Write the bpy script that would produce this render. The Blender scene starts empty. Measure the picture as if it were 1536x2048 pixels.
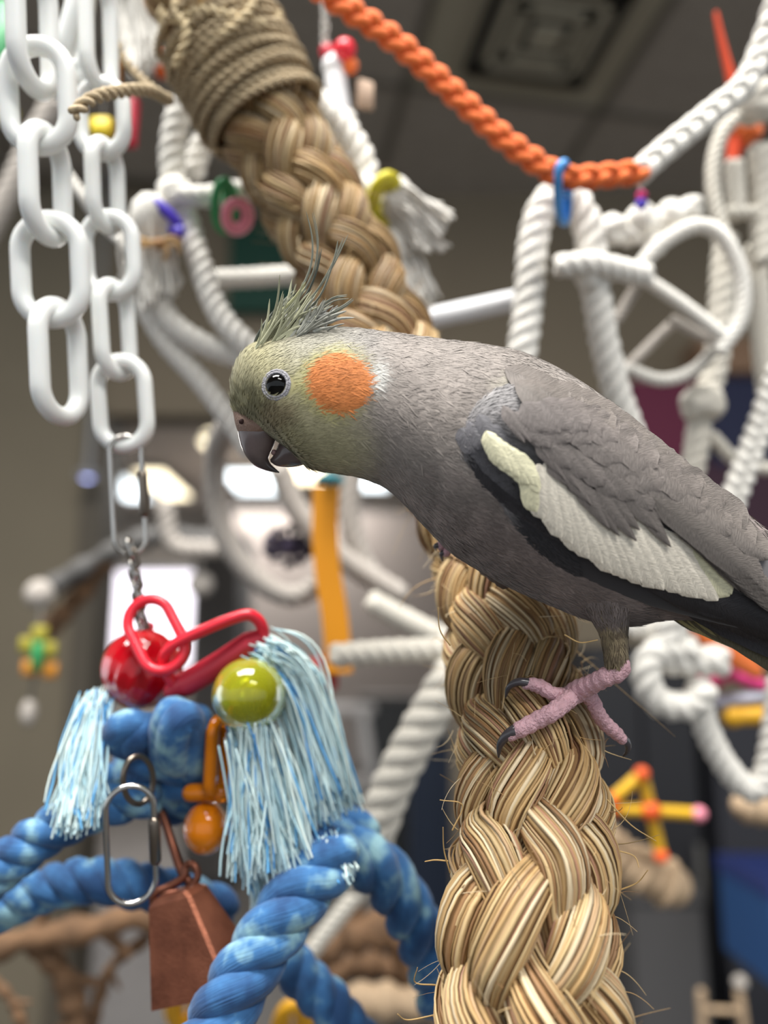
import bpy, math, random
import numpy as np
from mathutils import Vector, Matrix
from mathutils.bvhtree import BVHTree
random.seed(7); rng = np.random.default_rng(7)
C = bpy.context.scene.collection
PI = math.pi
def lin(c):
    return tuple(((v/255)/12.92 if v/255 <= .04045 else ((v/255+.055)/1.055)**2.4) for v in c)

# ------------------------------------------------------------------ camera
FPX = 1648.0; PITCH = math.radians(11.2); CAMZ = 1.3
CAM = np.array([0., 0., CAMZ])
FW = np.array([0, math.cos(PITCH), math.sin(PITCH)]); RT = np.array([1., 0, 0]); UP = np.array([0, -math.sin(PITCH), math.cos(PITCH)])
cd = bpy.data.cameras.new('camera'); cam = bpy.data.objects.new('camera', cd); C.objects.link(cam)
cam.location = CAM; cam.rotation_euler = (PI/2 + PITCH, 0, 0)
cd.sensor_fit = 'HORIZONTAL'; cd.sensor_width = 24.0; cd.lens = 24.0*FPX/1536
cd.clip_start = .01; cd.clip_end = 60
cd.dof.use_dof = True; cd.dof.focus_distance = .226; cd.dof.aperture_fstop = 4.3
bpy.context.scene.camera = cam
def P(x, y, d):
    """world point seen at photo position x, y at the distance d along the view axis"""
    x = np.asarray(x, float); y = np.asarray(y, float); d = np.asarray(d, float)
    x, y, d = np.broadcast_arrays(x, y, d)
    return CAM + d[..., None]*(FW + ((x-768)/FPX)[..., None]*RT + ((1024-y)/FPX)[..., None]*UP)
def PP(pts): a = np.array(pts, float); return P(a[:, 0], a[:, 1], a[:, 2])
CEIL = 3.0
def on_plane_z(x, y, z):
    d = P(x, y, 1.0)-CAM; return CAM + d*((z-CAMZ)/d[2])
def on_plane_y(x, y, Y):
    d = P(x, y, 1.0)-CAM; return CAM + d*(Y/d[1])

# ------------------------------------------------------------------ world, lights, exposure
sc = bpy.context.scene
w = bpy.data.worlds.new('world'); sc.world = w; w.use_nodes = True
bg = w.node_tree.nodes['Background']; bg.inputs[0].default_value = (.86, .93, 1.0, 1); bg.inputs[1].default_value = .95
def area(name, loc, rot, sx, sy, power, col=(1, 1, 1)):
    l = bpy.data.lights.new(name, 'AREA'); l.shape = 'RECTANGLE'; l.size = sx; l.size_y = sy; l.energy = power; l.color = col
    o = bpy.data.objects.new(name, l); C.objects.link(o); o.location = loc; o.rotation_euler = rot; return o
area('ceiling_lamp_light', (-.35, -.15, CEIL-.06), (0, 0, 0), 1.2, .6, 85, (1, .985, .95))
area('ceiling_lamp_light', (.9, -1.4, CEIL-.06), (0, 0, 0), 1.2, .6, 60, (1, .985, .95))
area('ceiling_lamp_light', (-1.2, 6.5, CEIL-.06), (0, 0, 0), 2.0, 1.2, 170, (1, .97, .93))
sc.view_settings.view_transform = 'Standard'; sc.view_settings.look = 'None'
sc.view_settings.gamma = 1; sc.view_settings.use_curve_mapping = False
sc.view_settings.exposure = 0.14
sc.cycles.use_denoising = True
sc.cycles.max_bounces = 8; sc.cycles.transparent_max_bounces = 8; sc.cycles.caustics_refractive = False; sc.cycles.caustics_reflective = False
sc.cycles.sample_clamp_indirect = 4

# ------------------------------------------------------------------ materials
def mat(name, col, rough=.6, metal=0, var=0, vscale=40, col2=None, attr=False, bump=0, bscale=400, stretch=None, trans=0,
        ior=1.45, sss=0, sheen=0, emis=0, coat=0, spec=.5, coords='Object'):
    m = bpy.data.materials.new(name); m.use_nodes = True; nt = m.node_tree; N = nt.nodes; L = nt.links
    b = N['Principled BSDF']; c = lin(col)+(1,)
    b.inputs['Roughness'].default_value = rough; b.inputs['Metallic'].default_value = metal
    b.inputs['Transmission Weight'].default_value = trans; b.inputs['IOR'].default_value = ior
    b.inputs['Sheen Weight'].default_value = sheen; b.inputs['Coat Weight'].default_value = coat
    b.inputs['Specular IOR Level'].default_value = spec
    if sss:
        b.inputs['Subsurface Weight'].default_value = sss; b.inputs['Subsurface Radius'].default_value = (1, .6, .4); b.inputs['Subsurface Scale'].default_value = .003
    b.inputs['Base Color'].default_value = c
    if stretch:
        at = N.new('ShaderNodeAttribute'); at.attribute_name = 'st'; mp = N.new('ShaderNodeMapping'); mp.inputs['Scale'].default_value = stretch
        L.new(at.outputs['Vector'], mp.inputs['Vector']); vec = mp.outputs['Vector']
    else:
        tc = N.new('ShaderNodeTexCoord'); vec = tc.outputs[coords]
    out = None
    if attr:
        a = N.new('ShaderNodeAttribute'); a.attribute_name = 'Col'; out = a.outputs['Color']
    if var or col2:
        n = N.new('ShaderNodeTexNoise'); n.inputs['Scale'].default_value = vscale; n.inputs['Detail'].default_value = 4
        L.new(tc.outputs[coords] if not stretch else vec, n.inputs['Vector'])
        r = N.new('ShaderNodeMapRange'); r.inputs['From Min'].default_value = .35; r.inputs['From Max'].default_value = .65
        L.new(n.outputs['Fac'], r.inputs['Value'])
        mx = N.new('ShaderNodeMix'); mx.data_type = 'RGBA'; L.new(r.outputs['Result'], mx.inputs['Factor'])
        if attr:
            mx.blend_type = 'MULTIPLY'; L.new(out, mx.inputs['A']); mx.inputs['B'].default_value = (1-var,)*3+(1,)
        else:
            mx.inputs['A'].default_value = c
            mx.inputs['B'].default_value = (lin(col2) if col2 else tuple(v*(1-var) for v in c[:3]))+(1,)
        out = mx.outputs['Result']
    if out is not None: L.new(out, b.inputs['Base Color'])
    if bump:
        n2 = N.new('ShaderNodeTexNoise'); n2.inputs['Scale'].default_value = bscale; n2.inputs['Detail'].default_value = 3
        L.new(vec, n2.inputs['Vector']); bp = N.new('ShaderNodeBump'); bp.inputs['Strength'].default_value = bump; bp.inputs['Distance'].default_value = .001
        L.new(n2.outputs['Fac'], bp.inputs['Height']); L.new(bp.outputs['Normal'], b.inputs['Normal'])
    if emis:
        b.inputs['Emission Color'].default_value = c; b.inputs['Emission Strength'].default_value = emis
    return m

# ------------------------------------------------------------------ mesh helpers
class MB:
    def __init__(s): s.V = []; s.F = []; s.S = []; s.K = []; s.n = 0
    def add(s, V, F, st=None, col=None):
        V = np.asarray(V, float).reshape(-1, 3); F = np.asarray(F, int)
        if F.shape[1] == 3: F = np.concatenate([F, -np.ones((len(F), 1), int)-s.n], 1)
        s.V.append(V); s.F.append(np.where(F < 0, -1, F+s.n) if (F < 0).any() else F+s.n); s.n += len(V)
        s.S.append(V if st is None else np.asarray(st, float).reshape(-1, 3))
        c = np.ones((len(V), 4)) if col is None else np.concatenate([np.broadcast_to(np.asarray(col, float), (len(V), 3)), np.ones((len(V), 1))], 1)
        s.K.append(c); return s
    def build(s, name, m, parent=None, loc=None, smooth=True):
        V = np.concatenate(s.V); F = np.concatenate(s.F)
        if loc is None:
            if parent is not None: loc = wloc(parent)
            else: loc = np.array([(V[:, 0].min()+V[:, 0].max())/2, (V[:, 1].min()+V[:, 1].max())/2, V[:, 2].min()])
        V = V-np.asarray(loc)
        me = bpy.data.meshes.new(name)
        tri = F[:, 3] < 0; nq = int((~tri).sum()); ntri = int(tri.sum())
        lv = np.concatenate([F[~tri].ravel(), F[tri][:, :3].ravel()]); ls = np.concatenate([np.arange(nq)*4, nq*4+np.arange(ntri)*3])
        me.vertices.add(len(V)); me.vertices.foreach_set('co', V.ravel())
        me.loops.add(len(lv)); me.loops.foreach_set('vertex_index', lv.astype(np.int32))
        me.polygons.add(nq+ntri); me.polygons.foreach_set('loop_start', ls.astype(np.int32))
        me.polygons.foreach_set('use_smooth', np.full(nq+ntri, smooth))
        me.update(calc_edges=True); me.validate()
        a = me.attributes.new('st', 'FLOAT_VECTOR', 'POINT'); a.data.foreach_set('vector', np.concatenate(s.S).ravel())
        k = me.attributes.new('Col', 'FLOAT_COLOR', 'POINT'); k.data.foreach_set('color', np.concatenate(s.K).ravel())
        me.materials.append(m)
        o = bpy.data.objects.new(name, me); C.objects.link(o)
        if parent is not None: o.parent = parent; o.location = np.asarray(loc)-wloc(parent)
        else: o.location = loc
        return o
def wloc(o):
    v = np.zeros(3)
    while o is not None: v = v+np.array(o.location); o = o.parent
    return v
def tag(o, label, cat, group=None, kind=None):
    if label: o['label'] = label
    if cat: o['category'] = cat
    if group: o['group'] = group
    if kind: o['kind'] = kind
    return o
def thing(name, label, cat, loc, group=None):
    o = bpy.data.objects.new(name, None); C.objects.link(o); o.location = loc; o.empty_display_size = .01
    return tag(o, label, cat, group)
def struct(o): o['kind'] = 'structure'; return o
def crom(pts, n):
    """n points of a Catmull-Rom curve through pts, evenly spaced by length"""
    p = np.asarray(pts, float)
    if len(p) == 2: return p[0]+np.linspace(0, 1, n)[:, None]*(p[1]-p[0])
    q = np.concatenate([[2*p[0]-p[1]], p, [2*p[-1]-p[-2]]]); out = []
    t = np.linspace(0, 1, 24, endpoint=False)[:, None]
    for i in range(1, len(q)-2):
        a, b, c, d = q[i-1:i+3]
        out.append(.5*((2*b)+(-a+c)*t+(2*a-5*b+4*c-d)*t*t+(-a+3*b-3*c+d)*t**3))
    out = np.concatenate(out+[p[-1:]]); 
    s = np.concatenate([[0], np.cumsum(np.linalg.norm(np.diff(out[:, :3], axis=0), axis=1))])
    u = np.linspace(0, s[-1], n); return np.stack([np.interp(u, s, out[:, k]) for k in range(out.shape[1])], 1)
def nrm(v): return v/np.maximum(np.linalg.norm(v, axis=-1, keepdims=True), 1e-12)
def frames(p, closed=False):
    T = nrm(np.gradient(p, axis=0)) if not closed else nrm(np.roll(p, -1, 0)-np.roll(p, 1, 0))
    a = np.array([0, 0, 1.]) if abs(T[0][2]) < .9 else np.array([0, 1., 0]); N = np.zeros_like(p)
    n = nrm(np.cross(T[0], np.cross(a, T[0])))
    for i in range(len(p)):
        n = n-T[i]*n.dot(T[i]); n = n/np.linalg.norm(n); N[i] = n
    if closed:
        n2 = N[-1]-T[0]*N[-1].dot(T[0]); n2 /= np.linalg.norm(n2)
        ang = math.atan2(np.cross(n2, N[0]).dot(T[0]), n2.dot(N[0])); B = np.cross(T, N)
        th = (np.arange(len(p))/len(p)*ang)[:, None]; N = N*np.cos(th)+B*np.sin(th)
    return T, N, np.cross(T, N)
def tubef(nr, ns, closed=False, caps=True):
    i = np.arange(nr if closed else nr-1)[:, None]; j = np.arange(ns)[None]
    a = i*ns+j; b = i*ns+(j+1) % ns; c = ((i+1) % nr)*ns+(j+1) % ns; d = ((i+1) % nr)*ns+j
    return np.stack([a, b, c, d], -1).reshape(-1, 4)
def tube(mb, p, r, ns=10, closed=False, fl=1.0, col=None, cap=True, ref=None):
    """a tube along world points p; r a number or one per point"""
    p = np.asarray(p, float); r = np.broadcast_to(np.asarray(r, float), (len(p),)).copy()
    T, N, B = frames(p, closed)
    if cap and not closed:   # rounded ends
        e0 = [p[0]-T[0]*r[0]*k for k in (1.0, .85, .5)]; e1 = [p[-1]+T[-1]*r[-1]*k for k in (.5, .85, 1.0)]
        p = np.concatenate([e0, p, e1]); r = np.concatenate([r[0]*np.array([.02, .53, .87]), r, r[-1]*np.array([.87, .53, .02])])
        T = np.concatenate([[T[0]]*3, T, [T[-1]]*3]); N = np.concatenate([[N[0]]*3, N, [N[-1]]*3]); B = np.concatenate([[B[0]]*3, B, [B[-1]]*3])
    th = np.linspace(0, 2*PI, ns, endpoint=False); c, s = np.cos(th), np.sin(th)*fl
    V = p[:, None]+r[:, None, None]*(c[None, :, None]*N[:, None]+s[None, :, None]*B[:, None])
    u = np.concatenate([[0], np.cumsum(np.linalg.norm(np.diff(p, axis=0), axis=1))])
    st = np.stack([np.broadcast_to(u[:, None], V.shape[:2]), r[:, None]*c[None], r[:, None]*s[None]], -1)
    if col is not None and np.ndim(col) == 2: col = np.repeat(col, ns, 0) if len(col) == len(p) else col[0]
    return mb.add(V, tubef(len(p), ns, closed), st, col)
def twisted(mb, pts, R, pitch=None, n=3, ns=8, ph=0, col=None, closed=False, per=14, sr=.56, co=None):
    """a laid rope: n strands wound about the path pts (world)"""
    co = co or (.5 if n == 3 else .58); pitch = pitch or R*6; p = np.asarray(pts, float)
    Ln = np.linalg.norm(np.diff(p, axis=0), axis=1).sum(); k = max(8, int(Ln/pitch*per)); p = crom(p, k)
    T, N, B = frames(p); u = np.linspace(0, Ln, k)
    for i in range(n):
        th = (ph+2*PI*i/n+2*PI*u/pitch)[:, None]
        q = p+R*co*(np.cos(th)*N+np.sin(th)*B); tube(mb, q, R*sr, ns, col=col)
    return mb
def ball(mb, c, r, nu=24, nv=16, sx=(1, 1, 1), rot=None, ridge=0, nr=10, col=None):
    th = np.linspace(0, PI, nv)[:, None]; ph = np.linspace(0, 2*PI, nu, endpoint=False)[None]
    k = 1+ridge*np.abs(np.sin(ph*nr/2))*np.sin(th)-ridge
    V = np.stack([np.sin(th)*np.cos(ph)*k, np.sin(th)*np.sin(ph)*k, np.cos(th)*np.ones_like(ph)], -1)*r*np.array(sx)
    V = V.reshape(-1, 3)
    if rot is not None: V = V @ np.asarray(rot).T
    return mb.add(V+c, tubef(nv, nu), V, col)
def box(mb, c, s, rot=None, bev=.12, col=None):
    """a box with chamfered edges"""
    s = np.asarray(s, float)/2; b = min(s)*bev*1.0; V = []; 
    pr = [(0, 0), ]
    h = s; g = s-b
    ring = lambda hx, hy, z: [(hx-b if a else hx, hy if a else hy-b, z) for a in (0,)]
    def oct_(x, y, z): return [(x, y-b, z), (x-b, y, z), (-x+b, y, z), (-x, y-b, z), (-x, -y+b, z), (-x+b, -y, z), (x-b, -y, z), (x, -y+b, z)]
    for z, k in ((-h[2], b), (-h[2]+b, 0), (h[2]-b, 0), (h[2], b)): V += oct_(h[0]-k, h[1]-k, z)
    F = tubef(4, 8).tolist(); 
    F += [[0, 3, 2, 1], [0, 7, 4, 3], [7, 6, 5, 4], [24, 25, 26, 27], [24, 27, 28, 31], [31, 28, 29, 30]]
    V = np.array(V)
    if rot is not None: V = V @ np.asarray(rot).T
    return mb.add(V+np.asarray(c), np.array(F), None, col)
def rz(a): c, s = math.cos(a), math.sin(a); return np.array([[c, -s, 0], [s, c, 0], [0, 0, 1]])
def stadium(p0, p1, wd, roll=0, n=40):
    """centre line of a chain link between outer centre points p0, p1, half width wd, turned by roll about its long axis"""
    p0 = np.asarray(p0); p1 = np.asarray(p1); ax = nrm(p1-p0); L = np.linalg.norm(p1-p0)/2-wd
    view = nrm((p0+p1)/2-CAM); sd = nrm(np.cross(ax, view)); up = np.cross(sd, ax); sd = sd*math.cos(roll)+up*math.sin(roll)
    t = np.linspace(-PI/2, PI/2, n//2-2); arc = [(L+wd*math.cos(a), wd*math.sin(a)) for a in t]
    e = np.linspace(.2, .8, 5)[:, None]
    arc = np.array(arc); s1 = arc[-1]+e*(np.array([-L, wd])-arc[-1]); arc2 = -arc; s2 = arc2[-1]+e*(arc[0]-arc2[-1])
    q = np.concatenate([arc, s1, arc2, s2]); c = (p0+p1)/2
    return c+q[:, :1]*ax+q[:, 1:]*sd
def link(mb, p0, p1, wd, r, roll=0, ns=14, col=None): return tube(mb, stadium(p0, p1, wd, roll), r, ns, closed=True, col=col)
def S(d): return d/FPX
def tassel(mb, root, tips, n, r, cols, spread=.002, sag=.3, ns=4, npt=12, wob=.0008):
    """loose yarns from round the point root to points among tips (a list of corner points of the hem)"""
    tips = np.asarray(tips, float)
    for i in range(n):
        wts = rng.dirichlet(np.ones(len(tips))*.6); e = wts@tips+rng.normal(0, spread*.4, 3); s = np.asarray(root)+(e-tips.mean(0))*.28+rng.normal(0, spread*.55, 3)
        t = np.linspace(0, 1, npt)[:, None]; m = s+(e-s)*t
        m = m+np.sin(t*PI)*rng.normal(0, wob*2, 3)+np.array([0, 0, 1])*(np.sin(t*PI)*sag*np.linalg.norm(e-s)*.3)
        m[:, :2] += np.sin(t*rng.uniform(4, 14)+rng.uniform(0, 6))*wob*.5*t
        k = rng.random(); c0 = np.array(cols[0])*(1-k)+np.array(cols[1])*k
        cc = np.repeat([c0], npt+6, 0)*rng.uniform(.82, 1.1)
        tube(mb, m, r*rng.uniform(.7, 1.2), ns, col=cc)

# ================================================================== the room
M = {}
M['ceil'] = mat('ceiling_tile', (172, 162, 150), .95, var=.12, vscale=30, bump=.3, bscale=300)
M['wall'] = mat('wall_paint', (128, 116, 98), .9, var=.06, vscale=3)
M['walld'] = mat('wall_paint_left', (128, 118, 100), .9, var=.08, vscale=3)
M['grid'] = mat('ceiling_grid', (120, 114, 104), .6)
M['floor'] = mat('floor_vinyl', (92, 88, 84), .5, var=.25, vscale=6)
M['vent'] = mat('vent_metal', (176, 168, 148), .6)
M['ventd'] = mat('vent_dark', (30, 28, 24), .8)
# ceiling: tiles on a grid, turned like the vent
A = on_plane_z(940, 135, CEIL); Bc = on_plane_z(1155, 165, CEIL)
ang = math.atan2(Bc[1]-A[1], Bc[0]-A[0])+math.radians(-.5); ex = np.array([math.cos(ang), math.sin(ang), 0]); ey = np.array([math.sin(ang), -math.cos(ang), 0])
vs = np.linalg.norm(Bc-A); vc = A+ex*vs/2+ey*vs/2
TS = .615; YW = 2.7
tc0 = vc-ex*.02+ey*.03      # centre of the vent's tile
mb = MB(); V = []
fc = [(-6, -4), (6, -4), (6, 9), (-6, 9)]
box(mb, (0, 2.5, CEIL+.07), (12, 13, .04), bev=.01); ceiling = struct(mb.build('ceiling', M['ceil'], smooth=False))
for i in range(-4, 6):
    for j in range(-5, 4):
        if i == 0 and j == 0: continue
        c = tc0+ex*TS*i-ey*TS*j
        if c[1] > YW+.2 or c[1] < -1 or abs(c[0]) > 2.6: continue
        if not (-.9 < c[0] < 2.4 and c[1] > .6): continue
        mb = MB(); box(mb, c+np.array([0, 0, .016]), (TS-.022, TS-.022, .02), rz(ang), .3); mb.build('tile', M['ceil'], ceiling, smooth=False)
mb = MB(); R_ = rz(ang)
for i in range(-5, 7):
    box(mb, tc0+ex*TS*(i-.5)-ey*TS*.0+np.array([0, 0, .008]), (.024, 7, .016), R_, .2)
    box(mb, tc0-ey*TS*(i-.5)+np.array([0, 0, .0078]), (7, .024, .0156), R_, .2)
mb.build('grid', M['grid'], ceiling, smooth=False)
# vent
t = thing('air_vent', 'square ceiling air vent with concentric louvres, above the orange braided cord', 'air vent', vc)
def sqring(mb, c, s, wd, h, z):
    for k in range(4):
        a = ang+k*PI/2; d = np.array([math.cos(a), math.sin(a), 0]); box(mb, c+d*(s/2-wd/2)+np.array([0, 0, z]), (wd, s, h), rz(a), .25)
mb = MB(); box(mb, tc0+np.array([0, 0, .01]), (TS-.03, TS-.03, .008), R_, .1); mb.build('panel', M['vent'], t, smooth=False)
mb = MB(); sqring(mb, vc, vs*1.10, .034, .022, -.006); mb.build('outer_frame', M['ventd'], t, smooth=False)
mb = MB(); box(mb, vc+np.array([0, 0, 0]), (vs*.98, vs*.98, .008), R_, .1); mb.build('backing_plate', M['ventd'], t, smooth=False)
for s_, z in ((.90, -.010), (.60, -.014)):
    mb = MB(); sqring(mb, vc, vs*s_, .030, .012, z); mb.build('louvre', M['vent'], t, smooth=False)
mb = MB(); box(mb, vc+np.array([0, 0, -.018]), (vs*.26, vs*.26, .012), R_, .4); mb.build('centre_plate', M['vent'], t, smooth=False)
# back wall with a wide opening on the left, into the next room
def wallbox(name, x0, x1, z0, z1, y, m, th=.14, nm=True):
    mb = MB(); box(mb, ((x0+x1)/2, y+th/2, (z0+z1)/2), (x1-x0, th, z1-z0), bev=.02); o = mb.build(name, m, smooth=False); struct(o); return o
xl = on_plane_y(165, 1200, YW)[0]; xr = on_plane_y(905, 1200, YW)[0]; zh = on_plane_y(500, 830, YW)[2]
wallbox('wall_back', xr, 3.2, 0, CEIL+.05, YW, M['wall'])
wallbox('wall_back_header', xl, xr, zh, CEIL+.05, YW, M['wall'])
wallbox('wall_back_left', -3.2, xl, 0, CEIL+.05, YW, M['walld'])
mb = MB(); box(mb, (0, 4.5, -.03), (12, 17, .06), bev=.02); struct(mb.build('floor', M['floor'], smooth=False))
wallbox('wall_far', -6, 6, 0, CEIL+.05, 8.9, mat('far_wall', (150, 142, 134), .9, var=.1, vscale=2))
wallbox('trim_1', xl-.02, xl+.05, 0, zh, YW-.03, mat('door_casing', (88, 80, 68), .6), .2)
# far ceiling lamps
def em(n, c, s): return mat(n, c, emis=s)
E1 = em('lamp_white', (240, 250, 255), 3.2); E2 = em('lamp_warm', (255, 240, 205), 3.0); E3 = em('lamp_blue', (180, 190, 255), 3.4)
Mfr = mat('lamp_frame', (150, 150, 150), .5)
def far_lamp(x, y, sx, sy, E, lab, rnd=False, dist=None):
    c = on_plane_z(x, y, CEIL-.0); 
    c = c if dist is None else on_plane_y(x, y, dist)
    t = thing('ceiling_lamp', lab, 'ceiling lamp', c)
    mb = MB()
    if rnd:
        th = np.linspace(0, 2*PI, 24, endpoint=False)
        tube(mb, c+np.array([0, 0, -.02])+np.stack([np.cos(th)*sx/2, np.sin(th)*sx/2, 0*th], 1), .012, 8, closed=True); mb.build('frame', Mfr, t)
        mb = MB(); ball(mb, c+np.array([0, 0, -.02]), sx/2*(.8 if dist else 1), 20, 10, (1, 1, .8 if dist else .25)); mb.build('diffuser', E, t)
        if dist: mb = MB(); tube(mb, [c, c+np.array([0, 0, CEIL-c[2]+.02])], .008, 6, cap=False); mb.build('rod', Mfr, t)
    else:
        box(mb, c+np.array([0, 0, .01]), (sx+.04, sy+.04, .03)); mb.build('frame', Mfr, t, smooth=False)
        mb = MB(); box(mb, c+np.array([0, 0, -.012]), (sx, sy, .02)); mb.build('diffuser', E, t, smooth=False)
    return t
far_lamp(505, 963, .36, .75, E1, 'cool white ceiling panel lamp glowing just below the bird\'s beak tip')
far_lamp(612, 938, .33, .8, E2, 'warm white ceiling panel lamp glowing under the bird\'s chin')
far_lamp(735, 962, .36, .5, E1, 'cool white ceiling panel lamp glowing right of the orange strap\'s top')
far_lamp(250, 975, .24, .9, E1, 'white ceiling panel lamp glowing inside the upper snap hook')
far_lamp(328, 968, .24, 1.0, E2, 'warm ceiling panel lamp glowing just right of the upper snap hook')
far_lamp(425, 874, .17, .2, E2, 'small round warm ceiling lamp glowing left of the beak', True, 4.6)
far_lamp(176, 938, .05, .2, E3, 'small round bluish lamp glowing left of the upper snap hook', True, 2.55)
# far window, bright
wt = struct(bpy.data.objects.new('window_1', None)); C.objects.link(wt); c = on_plane_y(290, 1238, 8.85); wt.location = c
mb = MB(); box(mb, c, (1.02, .04, 1.0)); mb.build('pane', em('daylight', (250, 244, 255), 1.5), wt, smooth=False)
mb = MB()
for a, b in (((-.53, 0), (.05, 1.1)), ((.53, 0), (.05, 1.1)), ((0, .53), (1.1, .05)), ((0, -.53), (1.1, .05))):
    box(mb, c+np.array([a[0], -.02, a[1]]), (b[0], .08, b[1]))
mb.build('frame', Mfr, wt, smooth=False)

# ================================================================== the thick braided sisal rope
DR = .047; RR = DR/2
ax_px = [(1068, 2260, .205), (1063, 2048, .211), (1057, 1850, .218), (1070, 1700, .229), (1058, 1500, .245), (1026, 1350, .262), (1005, 1200, .279),
         (975, 1080, .297), (925, 960, .310), (825, 800, .325), (742, 650, .338), (690, 530, .346), (620, 400, .352), (548, 270, .357), (488, 165, .358),
         (432, 60, .356), (385, -40, .352), (350, -130, .348)]
RAX = crom(PP(ax_px), 260); RT_, RN_, RB_ = frames(RAX)
RLEN = np.linalg.norm(np.diff(RAX, axis=0), axis=1).sum(); RU = np.linspace(0, RLEN, 260)
_ns = 24; _th = np.linspace(0, 2*PI, _ns, endpoint=False)
_rv = (RAX[:, None]+RR*(np.cos(_th)[None, :, None]*RN_[:, None]+np.sin(_th)[None, :, None]*RB_[:, None])).reshape(-1, 3)
ROPE_BVH = BVHTree.FromPolygons(_rv.tolist(), tubef(260, _ns).tolist())
def fibre_cols(n):
    base = np.array([lin((204, 176, 130)), lin((190, 156, 108)), lin((216, 196, 162)), lin((150, 114, 78)), lin((166, 124, 98)), lin((190, 158, 120))])
    c = base[rng.choice(6, n, p=[.3, .25, .18, .12, .05, .1])]; return c*rng.uniform(.8, 1.12, (n, 1))
M['sisal'] = mat('sisal_fibre', (200, 165, 115), .5, attr=True, var=.22, vscale=1, stretch=(90, 500, 500), bump=.25, bscale=1.0, spec=.35)
M['core'] = mat('sisal_core', (96, 70, 44), .9)
t = thing('braided_rope', 'thick braided natural sisal rope the grey bird perches on', 'rope', P(1062, 2048, .194))
mb = MB(); tube(mb, RAX, RR*.5, 12, cap=False); mb.build('core', M['core'], t)
def smooth_(a, b, x): t_ = np.clip((x-a)/(b-a), 0, 1); return t_*t_*(3-2*t_)
def SC(u): return np.interp(u, [0, .03, .075, .11, .14, .2], [1.10, 1.07, 1.0, .93, .98, 1.0])
def strand(sgn, k, nf=56):
    W = 2*PI/(DR*4.5); npt = 240
    u = np.linspace(0, RLEN, npt); A0 = np.stack([np.interp(u, RU, RAX[:, i]) for i in range(3)], 1)
    N0 = nrm(np.stack([np.interp(u, RU, RN_[:, i]) for i in range(3)], 1)); B0 = nrm(np.stack([np.interp(u, RU, RB_[:, i]) for i in range(3)], 1))
    wv = .30*np.sin(u*31+k*2+sgn)+.22*np.sin(u*77+k*2.3+sgn)      # hand-made unevenness
    th = sgn*W*u+PI/3*k+(0 if sgn > 0 else PI/6)+wv*.35+(.35 if sgn > 0 else .35)
    ov = sgn*np.sin(6*W*u+6*(wv*.0)); ov = np.tanh(ov*1.1)/math.tanh(1.1)
    rs = RR*SC(u)*(.262+.045*ov)*(1+.05*np.sin(u*53+k*1.7)+.05*np.sin(u*111+sgn))
    r = RR*SC(u)*(.585+.115*ov)
    er = np.cos(th)[:, None]*N0+np.sin(th)[:, None]*B0
    c = A0+er*r[:, None]; Tt = nrm(np.gradient(c, axis=0)); er = nrm(er-Tt*(er*Tt).sum(1, keepdims=True)); et = np.cross(Tt, er)
    mb = MB(); cols = fibre_cols(nf)
    tube(mb, c, rs*.9, 8, cap=False, col=lin((150, 116, 78)))
    for j in range(nf):
        p0 = 2*PI*j/nf+rng.uniform(-.05, .05); tw = sgn*14
        ph = p0+tw*u+.07*np.sin(u*rng.uniform(60, 120)+rng.uniform(0, 6))
        rho = rs*(rng.uniform(.90, 1.02)+.03*np.sin(u*rng.uniform(50, 140)+rng.uniform(0, 6)))
        q = c+er*(rho*np.cos(ph)*.95)[:, None]+et*(rho*np.sin(ph)*1.04)[:, None]
        if rng.random() < .3:       # a fibre working loose here and there
            i0 = rng.integers(20, npt-20); g = np.exp(-((np.arange(npt)-i0)/5.)**2)*rng.uniform(.0005, .0024); q = q+er*g[:, None]*np.maximum(0, np.cos(ph))[:, None]
        wdt = rng.uniform(.0004, .0007)*(1+.3*np.sin(u*rng.uniform(30, 90)+rng.uniform(0, 6)))
        radial = nrm(q-c); tang = np.cross(Tt, radial)
        V = np.stack([q+tang*wdt[:, None], q+radial*.00026, q-tang*wdt[:, None], q-radial*.0005], 1)
        st = np.zeros(V.shape); st[..., 0] = u[:, None]+j*.37; st[..., 1] = np.array([1, 0, -1, 0])*wdt[:, None]; st[..., 2] = j*.01
        stain_shade = 1-.36*np.exp(-((u-.115-.004*np.sin(j*1.9))/.022)**2)-.20*smooth_(.19, .25, u)-.22*np.exp(-((u-.30-.006*np.sin(j*2.3+k))/.03)**2)  # browner fibres, with shade under the bird and on the upper rope painted in
        mb.add(V, tubef(npt, 4), st, np.repeat(cols[j][None]*stain_shade[:, None]**np.array([.9, 1.0, 1.15]), 4, 0))
    mb.build('strand', M['sisal'], t)
for k in range(6): strand(1, k); strand(-1, k)
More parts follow.
